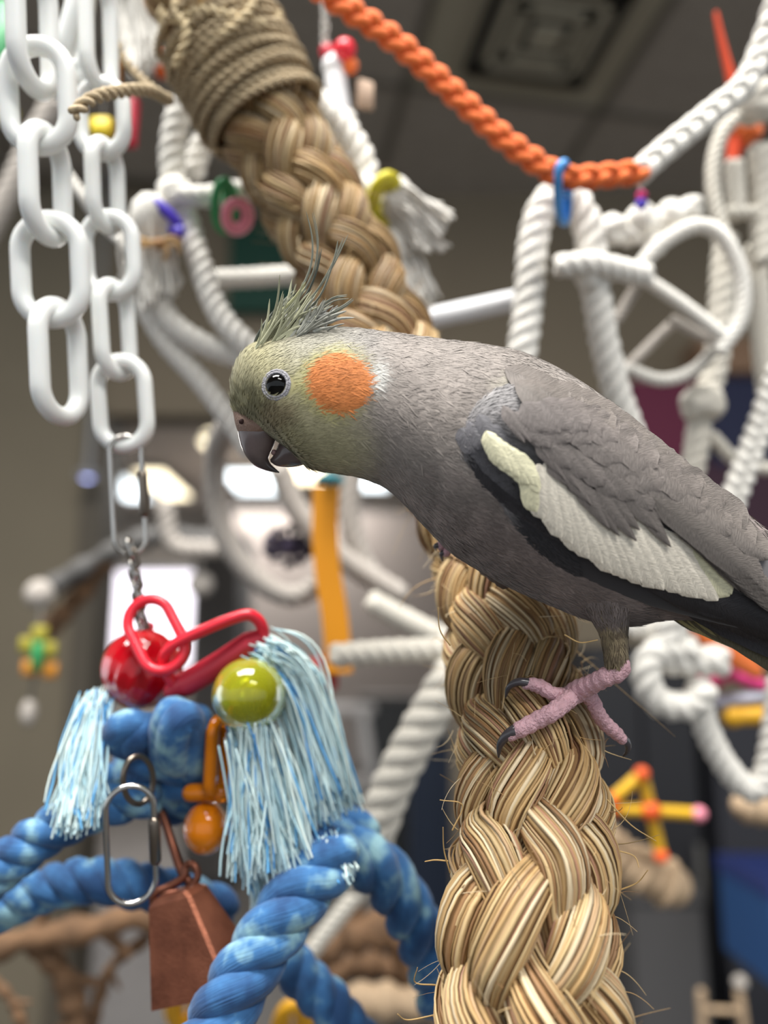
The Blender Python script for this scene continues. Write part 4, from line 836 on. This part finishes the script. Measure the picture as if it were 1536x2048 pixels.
def ringtie(name, label, c, d, rx, ry, tilt, r, m, cat='cable tie', head=True):
    t = thing(name, label, cat, P(c[0], c[1], d)); th = np.linspace(0, 2*PI, 36, endpoint=False); a = math.radians(tilt); x = rx*np.cos(th); y = ry*np.sin(th)
    mb = MB(); tube(mb, P(c[0]+x*math.cos(a)-y*math.sin(a), c[1]+x*math.sin(a)+y*math.cos(a), d+ry*S(d)*.8*np.sin(th+.4)), r*S(d), 8, closed=True, fl=1.6); mb.build('band', m, t)
    if head: mb = MB(); box(mb, P(c[0]+rx*math.cos(a), c[1]+rx*math.sin(a), d-.001), np.array([2.6, 2.6, 2.6])*r*S(d)); mb.build('lock', m, t)
    return t
ringtie('cable_tie', 'purple plastic tie round the left white rope knot', (322, 432), .392, 48, 14, 42, 7, M['purple'])
ringtie('plastic_ring', 'pink plastic ring hanging from the level white rung', (474, 432), .385, 22, 27, 0, 8, M['pink'], 'ring', False)
ringtie('plastic_ring', 'green plastic ring behind the pink one', (446, 410), .392, 16, 46, 0, 9, M['green'], 'ring', False)
ringtie('plastic_ring', 'yellow plastic ring round the right white rope end', (765, 400), .392, 18, 44, 14, 12, M['yellow'], 'ring', False)
def wt(label, root, tips, n, r, spread, m='cot', **k):
    t = thing('cotton_tassel', label, 'tassel', root); mb = MB(); tassel(mb, root, tips, n, r, ((1, 1, 1), (1, 1, 1)), spread, **k); mb.build('yarns', M[m], t)
    mb = MB(); tube(mb, [np.asarray(root)-.002*UP, np.asarray(root)+.004*UP], spread*1.5, 10); mb.build('binding', M[m], t); return t
wt('white cotton tassel below the purple tie', P(300, 440, .395), PP([(250, 560, .395), (290, 620, .39), (340, 600, .395), (360, 540, .40)]), 150, .0009, .006, sag=.1)
wt('fluffy white cotton tassel right of the yellow ring', P(792, 400, .395), PP([(900, 430, .39), (890, 500, .395), (840, 510, .39), (860, 400, .4), (800, 470, .395)]), 200, .001, .005, sag=.25)
wt('white cotton tassel hanging down right of the braided rope', P(790, 500, .40), PP([(872, 600, .40), (830, 625, .40), (810, 600, .395), (860, 560, .4)]), 110, .0009, .005, sag=.1)
t = thing('raffia_bow', 'small tan raffia bow on the left cotton tassel', 'bow', P(315, 490, .385)); mb = MB()
for a in (-200, -160, -40, 10, 60, 190):
    q = crom(np.array([P(318, 488, .385), P(318+34*math.cos(math.radians(a)), 486+18*math.sin(math.radians(a)), .383), P(318+46*math.cos(math.radians(a+16)), 494+24*math.sin(math.radians(a+16)), .386)]), 10); tube(mb, q, .0011, 6)
mb.build('loops', mat('raffia', (196, 158, 108), .8), t)
mb = MB(); ball(mb, P(318, 488, .383), .0028, 14, 10); mb.build('knot', mat('raffia_dark', (160, 120, 80), .8), t)
M['whitewood'] = mat('white_painted_wood', (222, 222, 224), .5)
def dowel(label, a, b, R, m, name='dowel_perch', cat='perch'):
    t = thing(name, label, cat, P(*a)); mb = MB(); tube(mb, [P(*a), P(*b)], R*S(a[2]), 20); mb.build('rod', m, t)
    p, q = P(*a), P(*b); mb = MB(); tube(mb, [p+(q-p)*.01, p+(q-p)*.03], R*1.12*S(a[2]), 20); mb.build('end_cap', m, t); return t
dowel('upright white rod below the red bead, right of the braided rope', (668, 130, .42), (700, 370, .42), 22, M['whitewood'])
dowel('white rod reaching from behind the bird\'s neck to the thick white loop', (790, 652, .44), (1045, 598, .44), 21, M['whitewood'])
t = thing('bead_string', 'red and orange beads with a wood chip on a thin steel chain', 'bead toy', P(680, 100, .415))
mb = MB(); ball(mb, P(690, 100, .415), 22*S(.415), 20, 12); mb.build('bead', M['red'], t)
mb = MB(); ball(mb, P(655, 104, .42), 16*S(.42), 20, 12); mb.build('bead', M['redd'], t)
mb = MB(); ball(mb, P(700, 132, .418), 17*S(.415), 20, 12); mb.build('bead', M['orange'], t)
for k in range(8):
    mb = MB(); link(mb, P(647, -20+k*15, .42), P(652, 4+k*15, .42), 6*S(.42), 2.2*S(.42), (k % 2)*1.5, 6); mb.build('chain_link', M['steel'], t)
mb = MB(); box(mb, P(730, 190, .42), (.009, .004, .016), rz(.4), .5); mb.build('wood_chip', mat('bare_wood', (172, 148, 128), .8), t)
# braided orange fleece and white cord
def braid(mb, pts, R, period, sr=.5, ns=8, flat=.5):
    p = np.asarray(pts, float); Ln = np.linalg.norm(np.diff(p, axis=0), axis=1).sum(); k = int(Ln/period*18); p = crom(p, k); T = nrm(np.gradient(p, axis=0)); sd = nrm(np.cross(T, FW)); nn = np.cross(sd, T); u = np.linspace(0, Ln, k)
    for i in range(3):
        f = 2*PI*u/period+2*PI*i/3; tube(mb, p+sd*(np.sin(f)*R*.58)[:, None]+nn*(np.sin(2*f)*R*flat)[:, None], R*sr, ns)
t = thing('cord', 'bright orange braided fleece cord sagging across the ceiling', 'cord', P(1110, 345, .36)); mb = MB()
braid(mb, crom(PP([(600, -50, .35), (700, 20, .352), (800, 90, .355), (900, 180, .358), (1010, 280, .36), (1100, 342, .362), (1140, 356, .362), (1210, 352, .364), (1285, 344, .366)]), 60), 23*S(.36), .027); mb.build('braid', M['orange'], t)
t = thing('cord', 'white braided cord rising to the right from the orange cord\'s end', 'cord', P(1285, 340, .37)); mb = MB()
braid(mb, crom(PP([(1278, 345, .367), (1330, 300, .372), (1420, 228, .38), (1490, 168, .385), (1530, 80, .39), (1560, -20, .39)]), 60), 25*S(.37), .030); mb.build('braid', M['cot'], t)
ringtie('cable_tie', 'bright blue plastic tie hanging the thick white loop from the orange cord', (1125, 385), .366, 10, 60, 0, 7, M['bluep'])
lp = wr_('thick white rope loop hung on the blue tie above the bird\'s back', [(1030, 800, .40), (1046, 690, .40), (1058, 590, .40), (1066, 490, .40), (1085, 415, .40), (1128, 388, .40), (1165, 425, .40), (1182, 490, .40), (1188, 540, .40)], 31)
rope('x', '', '', [(1190, 570, .40), (1208, 680, .405), (1235, 790, .41), (1275, 900, .415)], 30, M['cot'], strands=False, parent=lp)
lump(lp, P(1185, 545, .398), 46*S(.40), 'cot', 3, 4)
wr_('stubby white rope bar sticking out left at the thick loop\'s knot', [(1122, 532, .39), (1180, 528, .39), (1240, 540, .395), (1290, 552, .40)], 25)
rc = wr_('thin white rope hoop right of the thick white loop', [(1262, 556, .42), (1320, 490, .42), (1395, 452, .42), (1450, 480, .42), (1485, 560, .42), (1480, 640, .42), (1440, 700, .42)], 16)
for pts, R in (([(1275, 548, .42), (1370, 612, .42), (1455, 680, .42)], 14), ([(1232, 640, .43), (1270, 580, .428), (1300, 545, .425)], 12), ([(1255, 735, .45), (1300, 690, .45), (1345, 648, .45)], 11), ([(1345, 640, .44), (1400, 670, .44), (1450, 690, .43)], 11),
               ([(1252, 735, .45), (1320, 760, .45), (1385, 742, .45), (1440, 690, .44)], 13)):
    rope('x', '', '', pts, R, M['cot' if R > 12 else 'cot3'], strands=False, parent=rc)
kt = wr_('knobbly white rope bundle under the pink and purple beads', [(1215, 455, .43), (1260, 470, .43), (1320, 448, .43), (1390, 412, .43)], 24)
for i, (x, y, r) in enumerate(((1225, 460, 34), (1285, 440, 36), (1345, 430, 34), (1310, 490, 26))): lump(kt, P(x, y, .428), r*S(.43), 'cot', 3, 10+i)
t = thing('bead_string', 'pink and purple beads hanging under the join of orange and white cords', 'bead toy', P(1283, 395, .40))
for y, r, m_ in ((392, 11, 'pink'), (408, 12, 'purple')): mb = MB(); ball(mb, P(1283, y, .40), r*S(.4), 16, 10); mb.build('bead', mat('magenta_plastic', (200, 40, 110), .4) if m_ == 'pink' else M['purple'], t)
mb = MB(); tube(mb, PP([(1278, 350, .38), (1280, 370, .39), (1283, 385, .40)]), 3*S(.4), 6); mb.build('wire', M['steel'], t)
# right edge
t = thing('fleece_strip', 'rust-orange knotted fleece strip hanging at the upper right edge', 'fleece strip', P(1465, 340, .47)); mb = MB()
tube(mb, crom(PP([(1432, 30, .47), (1445, 90, .47), (1462, 160, .47), (1475, 230, .47), (1470, 290, .47), (1462, 350, .47)]), 30), np.interp(np.arange(30), [0, 14, 20, 29], [7, 16, 30, 20])*S(.47), 10, fl=.5); mb.build('strip', M['oranged'], t)
lump(t, P(1490, 262, .468), 36*S(.47), 'orange', 3, 21); 
hr = wr_('narrow white rope hoop hanging at the upper right edge', [(1500, 215, .44), (1445, 265, .44), (1425, 350, .44), (1438, 440, .44), (1470, 520, .44)], 15, 'cot2')
lump(hr, P(1512, 205, .44), 48*S(.44), 'cot2', 4, 22)
for pts, R in (([(1468, 330, .45), (1475, 430, .45)], 20), ([(1520, 300, .45), (1524, 430, .45), (1526, 520, .45)], 24), ([(1460, 425, .448), (1545, 425, .448)], 14)): rope('x', '', '', pts, R, M['cot2'], strands=False, parent=hr)
ld = wr_('white rope hanging with a big overhand knot above the wing', [(1452, 480, .46), (1445, 560, .46), (1440, 650, .46), (1430, 740, .46), (1405, 810, .46), (1392, 900, .46), (1372, 1010, .46)], 25, 'cot2')
lump(ld, P(1405, 808, .458), 46*S(.46), 'cot2', 3, 23)
wr_('white rope hanging straight down along the right edge', [(1508, 500, .47), (1520, 600, .47), (1528, 720, .47), (1545, 840, .47)], 22, 'cot2')
wr_('thin sagging white rope right of the big overhand knot', [(1425, 875, .47), (1470, 920, .47), (1530, 938, .47), (1580, 930, .47)], 14, 'cot2')
t = thing('plaited_cord', 'white plaited cord slanting down at the right edge behind the wing', 'cord', P(1480, 950, .43)); mb = MB(); braid(mb, crom(PP([(1560, 740, .43), (1525, 840, .43), (1495, 920, .43), (1455, 1030, .43)]), 30), 24*S(.43), .02); mb.build('braid', M['cot'], t)
# middle, below the head
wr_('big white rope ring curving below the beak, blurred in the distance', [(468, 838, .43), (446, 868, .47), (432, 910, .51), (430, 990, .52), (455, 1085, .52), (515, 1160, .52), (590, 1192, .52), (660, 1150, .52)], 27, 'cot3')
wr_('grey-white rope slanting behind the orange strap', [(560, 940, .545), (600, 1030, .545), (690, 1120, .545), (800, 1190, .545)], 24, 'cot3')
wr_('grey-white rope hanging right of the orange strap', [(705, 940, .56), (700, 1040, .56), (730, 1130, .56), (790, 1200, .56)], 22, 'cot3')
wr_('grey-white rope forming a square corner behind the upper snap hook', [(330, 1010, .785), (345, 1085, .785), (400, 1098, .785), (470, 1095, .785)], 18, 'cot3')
wr_('white rope running down right to the shaded middle of the sisal rope', [(745, 1205, .5), (810, 1240, .5), (900, 1285, .5)], 24, 'cot2')
wr_('level white rope stub between the orange strap and the sisal rope', [(672, 1312, .43), (760, 1304, .43), (900, 1298, .43)], 25, 'cot2')
wr_('thick white rope slanting steeply down behind the near blue ropes', [(905, 1350, .42), (840, 1460, .42), (785, 1570, .42), (745, 1680, .42), (720, 1760, .42)], 42, 'cot2')
wr_('thin white rope showing below the blue ropes\' joint', [(760, 1740, .5), (700, 1805, .5), (640, 1880, .5), (610, 1920, .5)], 17, 'cot2')
straps('orange_strap', 'flat orange-yellow strap hanging upright below the bird\'s chin', [(652, 972, .508), (650, 1060, .508), (655, 1140, .508), (668, 1220, .508), (676, 1300, .508), (678, 1345, .508)], 52, mat('amber_strap', (238, 156, 30), .6), 'strap', .004)
mb = MB(); ball(mb, P(658, 958, .5), 20*S(.5), 16, 10, (1, 1, .7)); tube(mb, PP([(640, 960, .5), (655, 950, .5), (680, 962, .5)]), 9*S(.5), 8); single('ribbon_knot', 'small teal knot at the top of the orange strap', 'knot', mb, M['teal'])
mb = MB(); box(mb, P(640, 1350, .517), (.022, .012, .02), rz(.3), .4); box(mb, P(652, 1325, .517), (.012, .01, .01), rz(.3), .4); single('wood_block', 'dull red wooden block below the orange strap', 'block', mb, mat('red_block', (160, 44, 42), .7))
t = thing('ribbon_bow', 'dark purple-black ribbon bow hanging inside the big white ring', 'bow', P(575, 1095, .555)); mb = MB()
for a in range(0, 360, 36):
    q = crom(np.array([P(578, 1092, .555), P(578+38*math.cos(math.radians(a)), 1090+30*math.sin(math.radians(a)), .552), P(578+48*math.cos(math.radians(a+22)), 1092+38*math.sin(math.radians(a+22)), .555)]), 8); tube(mb, q, 9*S(.555), 6, fl=.5)
mb.build('loops', mat('dark_ribbon', (52, 44, 60), .6), t)
mb = MB(); ball(mb, P(578, 1092, .552), 13*S(.555), 12, 8); mb.build('knot', mat('dark_ribbon_knot', (66, 56, 80), .5), t)
# left middle
M['greypole'] = mat('grey_pole', (92, 90, 88), .6); M['branch'] = mat('branch_bark', (122, 92, 66), .85, var=.45, vscale=60, bump=.6, bscale=220); M['paleb'] = mat('peeled_wood', (184, 158, 128), .75, var=.25, vscale=40)
def branch(label, pts, R, m='branch', cat='perch', name='branch_perch', tw=((.4, 30), (.7, -28))):
    t = thing(name, label, cat, PP(pts)[0]); w_ = crom(PP(pts), 40); r = R*S(pts[0][2]); mb = MB(); tube(mb, w_, r*(1+.14*np.sin(np.arange(40)*.9)+.1*np.sin(np.arange(40)*.37)), 12); mb.build('stem', M[m], t)
    for f, an in tw:
        i = int(f*39); T = nrm(w_[min(39, i+1)]-w_[i-1]); sd = nrm(np.cross(T, FW)); d = nrm(T*.6+sd*(1 if an > 0 else -1)); q = w_[i]+np.linspace(0, 1, 8)[:, None]*d*r*3.2; mb = MB(); tube(mb, q, np.linspace(.6, .35, 8)*r, 8); mb.build('twig', M[m], t)
    return t
t = branch('dark grey pole slanting up from the left toward the snap hook', [(95, 1180, .8), (160, 1140, .8), (235, 1098, .8), (330, 1070, .8), (440, 1085, .8)], 20, 'greypole', 'pole', 'metal_pole', ())
mb = MB(); ball(mb, P(80, 1188, .79), 30*S(.79), 20, 12); mb.build('end_knob', M['cot3'], t)
branch('brown wooden stick below the dark grey pole', [(95, 1262, .82), (150, 1200, .82), (212, 1118, .805)], 20, 'branch', 'stick', 'wooden_stick', ())
mb = MB(); ball(mb, P(402, 1168, .8), 26*S(.8), 20, 12); tube(mb, [P(402, 1142, .8), P(404, 1082, .8)], 4*S(.8), 6); single('hanging_ball', 'small pale ball hanging beside the twisted metal chain', 'ball', mb, M['cot3'])
t = thing('block_toy', 'green and yellow block toy hanging near the left edge', 'bird toy', P(78, 1350, .7))
mb = MB(); box(mb, P(75, 1312, .69), (.008, .008, .024), None, .3); mb.build('green_block', M['green'], t)
for x, y, m_ in ((55, 1290, 'yellow'), (98, 1300, 'yellow'), (60, 1335, 'orange'), (100, 1340, 'orange'), (80, 1268, 'yellow')):
    mb = MB(); box(mb, P(x, y, .70), (.012, .008, .014), rz(.2), .3); mb.build('block', mat('olive_block', (150, 140, 40), .6) if m_ == 'yellow' else mat('amber_block', (196, 130, 40), .6), t)
mb = MB(); tube(mb, [P(83, 1196, .79), P(78, 1270, .7)], .0012, 6); mb.build('string', M['greypole'], t); mb = MB(); tube(mb, [P(70, 1350, .7), P(60, 1400, .7)], .0012, 6); mb.build('string', M['greypole'], t)
mb = MB(); ball(mb, P(58, 1425, .7), 16*S(.7), 16, 10, (1, 1, 1.7)); mb.build('bell', M['cot3'], t)
# bottom left and middle branches
branch('gnarled brown branch arching level at the lower left corner', [(-80, 1935, .55), (0, 1895, .55), (80, 1872, .55), (180, 1858, .55), (260, 1835, .56), (330, 1838, .57)], 26)
branch('brown branch leaning down from the gnarled branch to the bottom edge', [(70, 1880, .56), (125, 1950, .56), (150, 2030, .56), (160, 2110, .56)], 24)
branch('thin curved branch left of the copper bell', [(290, 1880, .57), (230, 1925, .57), (200, 1990, .57), (180, 2090, .57)], 12)
branch('thin twisted twig at the bottom left corner', [(-20, 1960, .54), (20, 1995, .54), (45, 2050, .54), (60, 2100, .54)], 11)
branch('pale thick branch level at the bottom, left of the sisal rope', [(600, 2020, .6), (700, 2000, .6), (800, 2005, .6), (900, 2015, .6)], 32, 'paleb', tw=())
branch('brown branch behind the arch of the blue rope', [(610, 1930, .62), (680, 1880, .62), (760, 1860, .62), (870, 1900, .62)], 34)
branch('dark brown branch stub above the level pale branch', [(640, 1975, .66), (720, 1930, .66), (830, 1950, .66)], 26)
for (x, y, lab) in ((372, 2010, 'yellow plastic ring at the bottom edge below the bell'), (585, 2050, 'yellow plastic ring at the bottom edge right of the nearest blue rope')): ringtie('plastic_ring', lab, (x, y), .5, 24, 40, 10, 12, mat('amber_plastic', (220, 160, 30), .4), 'ring', False)
# right lower
tk = wr_('tangled white rope knot right of the bird\'s leg', [(1350, 1225, .44), (1335, 1290, .44), (1345, 1320, .44), (1440, 1322, .44)], 32)
for pts, R in (([(1380, 1300, .438), (1310, 1305, .438), (1292, 1350, .436), (1315, 1402, .436), (1380, 1412, .436), (1410, 1380, .436)], 30), ([(1260, 1250, .45), (1310, 1255, .45), (1370, 1225, .45)], 26)): rope('x', '', '', pts, R, M['cot'], strands=False, parent=tk)
wr_('white rope loop hanging in a U at the lower right edge', [(1395, 1370, .44), (1410, 1450, .44), (1450, 1530, .44), (1500, 1580, .44), (1532, 1550, .44), (1548, 1470, .44), (1560, 1370, .44)], 26)
mb = MB(); tube(mb, crom(PP([(1370, 1225, .5), (1420, 1268, .5), (1470, 1310, .5), (1510, 1340, .5)]), 20), np.interp(np.arange(20), [0, 8, 19], [22, 34, 18])*S(.5), 10, fl=.4); single('fleece_strip', 'soft orange fleece strip under the bird\'s tail', 'fleece strip', mb, mat('peach_fleece', (216, 112, 56), .9))
for (x0, y0, x1, y1, r, c, lab) in ((1400, 1375, 1455, 1340, 20, (196, 70, 110), 'pink plastic stick right of the tangled white knot'), (1440, 1340, 1520, 1370, 14, (206, 60, 120), 'bright pink plastic stick at the right edge under the tail'),
        (1455, 1325, 1525, 1385, 9, (60, 140, 110), 'thin green plastic stick crossing the pink ones'), (1440, 1402, 1560, 1388, 13, (186, 186, 200), 'pale lilac plastic stick at the right edge'), (1465, 1432, 1560, 1428, 20, (226, 170, 40), 'yellow plastic stick above the hanging U loop')):
    mb = MB(); tube(mb, [P(x0, y0, .52), P(x1, y1, .52)], r*S(.52), 12); ball(mb, P(x0, y0, .52), r*1.15*S(.52), 12, 8); single('plastic_stick', lab, 'stick', mb, mat('stick_plastic', c, .45))
st_ = thing('stick_toy', 'yellow and orange plastic stick toy right of the sisal rope', 'bird toy', P(1300, 1720, .6))
My, Mo = mat('stick_yellow', (226, 176, 40), .45), mat('joint_orange', (226, 92, 36), .45); nodes = dict(a=(1222, 1602), b=(1284, 1548), c=(1302, 1622), d=(1398, 1628), e=(1322, 1712), f=(1225, 1618))
for u_, v_ in ('ab', 'bc', 'cd', 'ce', 'cf'):
    mb = MB(); tube(mb, [P(*nodes[u_], .6), P(*nodes[v_], .6)], 12*S(.6), 12); mb.build('stick', My, st_)
for k_, (x, y) in nodes.items():
    mb = MB(); ball(mb, P(x, y, .598), (20 if k_ == 'c' else 15)*S(.6), 14, 10); mb.build('joint', Mo if k_ != 'd' else M['pink'], st_)
branch('pale round-ended wooden perch low right of the sisal rope', [(1200, 1690, .62), (1270, 1735, .62), (1340, 1770, .62)], 42, 'paleb', tw=())
branch('pale wooden perch entering at the right edge', [(1490, 1612, .62), (1560, 1630, .62), (1640, 1650, .62)], 28, 'paleb', tw=())
t = thing('toy_ladder', 'small pale wooden ladder at the bottom right corner', 'ladder', P(1440, 2080, .9))
for x0, x1 in ((1402, 1410), (1478, 1500)): mb = MB(); tube(mb, [P(x0, 1985, .9), P(x1, 2140, .9)], 9*S(.9), 10); mb.build('rail', M['paleb'], t)
for y in (2018, 2075): mb = MB(); tube(mb, [P(1404, y, .9), P(1486, y+4, .9)], 6*S(.9), 8); mb.build('rung', M['paleb'], t)
mb = MB(); ball(mb, P(1480, 1965, .9), 14*S(.9), 12, 8); mb.build('finial', M['cot3'], t)
# ------------------------------------------------------------------ things standing in the room
def pbox(name, label, cat, x0, y0, x1, y1, Y, dep, m, trimm=None, floor_=False, lid=False, doors=0):
    a = on_plane_y(x0, y0, Y); b = on_plane_y(x1, y1, Y); z0 = 0 if floor_ else b[2]; w, h = b[0]-a[0], a[2]-z0; c = np.array([(a[0]+b[0])/2, Y+dep/2, z0])
    t = thing(name, label, cat, c); mb = MB(); box(mb, c+np.array([0, 0, h/2]), (w, dep, h), None, .06); mb.build('body', m, t, smooth=False)
    if doors:
        for i in range(doors): mb = MB(); box(mb, (a[0]+w*(i+.5)/doors, Y-.008, z0+h/2), (w/doors*.94, .016, h*.92), None, .3); dd = mb.build('door', trimm or m, t, smooth=False); mb = MB(); box(mb, (a[0]+w*(i+.5)/doors+w/doors*.36, Y-.025, z0+h*.6), (.015, .02, .12)); mb.build('handle', M['greypole'], dd, smooth=False)
    if lid: mb = MB(); box(mb, c+np.array([0, 0, h+.01]), (w*1.05, dep*1.05, .03)); mb.build('lid', trimm or m, t, smooth=False)
    return t
Mb = mat('black_laminate', (34, 33, 36), .6); Mg = mat('grey_laminate', (104, 100, 98), .6); Md = mat('dark_laminate', (70, 72, 74), .6)
pbox('green_board', 'dark green board on the wall behind the upper sisal rope', 'board', 462, 440, 612, 622, 2.64, .03, mat('dark_green', (14, 62, 48), .6), mat('green_frame', (20, 50, 40), .6), lid=True)
pbox('storage_cabinet', 'black cabinet behind the sisal rope and stick toy', 'cabinet', 1165, 1290, 1405, 1700, 2.2, .4, Mb, mat('black_door', (28, 27, 31), .5), floor_=True, doors=2)
pbox('storage_cabinet', 'lower charcoal cabinet along the right edge', 'cabinet', 1412, 1400, 1760, 1750, 2.25, .4, mat('charcoal', (44, 44, 50), .6), floor_=True, doors=2)
pbox('wall_panel', 'maroon panel on the wall above the wing', 'panel', 1262, 775, 1412, 930, 2.62, .05, mat('maroon', (104, 36, 62), .7), lid=True)
pbox('wall_panel', 'navy panel on the wall at the right edge', 'panel', 1415, 745, 1600, 930, 2.6, .05, mat('navy', (38, 42, 70), .7), lid=True)
pbox('wall_panel', 'dark plum panel below the maroon one, right edge', 'panel', 1300, 935, 1640, 1230, 2.61, .05, mat('plum', (66, 40, 54), .7), lid=True)
pbox('wall_shelf', 'brown wooden shelf board above the navy panel', 'shelf', 1400, 690, 1640, 742, 2.55, .14, mat('brown_board', (142, 112, 88), .7), lid=True)
pbox('plastic_bin', 'blue plastic bin near the lower right corner', 'bin', 1545, 1795, 1700, 1990, 1.6, .25, mat('bin_blue', (42, 84, 138), .45), mat('bin_rim', (44, 60, 120), .4), lid=True)
pbox('floor_box', 'dark grey box on the floor at the bottom right', 'box', 1262, 1800, 1448, 2400, 2.0, .5, mat('floor_grey', (78, 76, 76), .8), floor_=True, lid=True)
# far room furniture
pbox('counter', 'long grey counter in the next room below the ceiling lamps', 'counter', 470, 1020, 900, 1190, 6.5, .6, mat('pale_laminate', (156, 146, 140), .6), Mg, lid=True, floor_=True)
pbox('storage_rack', 'dark rack right of the bright window in the next room', 'rack', 392, 1060, 466, 1500, 5.3, .6, Md, Mg, floor_=True, doors=2)
pbox('storage_crate', 'dark grey crate right of the orange strap in the next room', 'crate', 720, 1400, 860, 1640, 4.5, .5, Md, Mg, lid=True, floor_=True)
pbox('storage_crate', 'navy crate left of the sisal rope in the next room', 'crate', 820, 1480, 960, 1760, 3.6, .4, mat('navy_crate', (44, 56, 78), .6), Md, lid=True, floor_=True)
pbox('storage_crate', 'grey crate under the white plastic stool', 'crate', 625, 1590, 765, 2000, 3.25, .4, mat('mid_grey', (120, 116, 112), .7), Mg, lid=True, floor_=True)
# white plastic stool
t = thing('plastic_stool', 'white plastic stool seen right of the big blue tassel', 'stool', on_plane_y(700, 1560, 3.4)); Mw = mat('stool_white', (190, 186, 184), .5)
mb = MB(); box(mb, on_plane_y(690, 1418, 3.4), (.24, .24, .035), None, .4); mb.build('seat', Mw, t)
for x0, x1, y1, Y in ((655, 640, 1560, 3.3), (725, 742, 1545, 3.3), (665, 655, 1530, 3.5), (715, 728, 1520, 3.5)):
    mb = MB(); tube(mb, [on_plane_y(x0, 1425, Y), on_plane_y(x1, y1, Y)], .022, 10); mb.build('leg', Mw, t)

# odds and ends hanging behind the chains, top left
wt('white fluffy cotton tassel at the top edge between chain and braided rope', P(275, -30, .46), PP([(235, 110, .46), (280, 150, .455), (320, 120, .46), (300, 60, .46)]), 170, .0011, .007, sag=.1)
for x, y, sx, sz, c, lab in ((330, 130, .011, .015, (206, 96, 44), 'small orange wooden block at the top, left of the twine wrapping'), (204, 258, .012, .012, (216, 190, 40), 'small yellow block seen through the second chain'),
                             (262, 245, .007, .030, (200, 50, 70), 'small red block right of the second chain'), (228, 140, .007, .018, (226, 150, 40), 'small amber block right of the second chain, near the top'),
                             (8, 230, .014, .010, (200, 196, 40), 'small yellow-green block at the left edge'), (2, 90, .010, .055, (40, 130, 76), 'green wooden strip at the top left edge')):
    t = thing('toy_block', lab, 'block', P(x, y, .47)); mb = MB(); box(mb, P(x, y, .47), (sx, .008, sz), None, .35); mb.build('block', mat('toy_paint', c, .5), t)
    mb = MB(); tube(mb, [P(x, y, .47), P(x, y, .47)+np.array([0, 0, .12])], .0007, 6); mb.build('string', M['greypole'], t)
wr_('blurred white rope slanting at the left edge behind the long chain', [(-30, 480, .6), (20, 380, .6), (60, 290, .6), (110, 200, .6)], 22, 'cot3')
wr_('thin white cord between the two chains slanting to the purple tie', [(120, 330, .42), (160, 385, .42), (200, 440, .42), (262, 500, .41)], 11, 'cot')
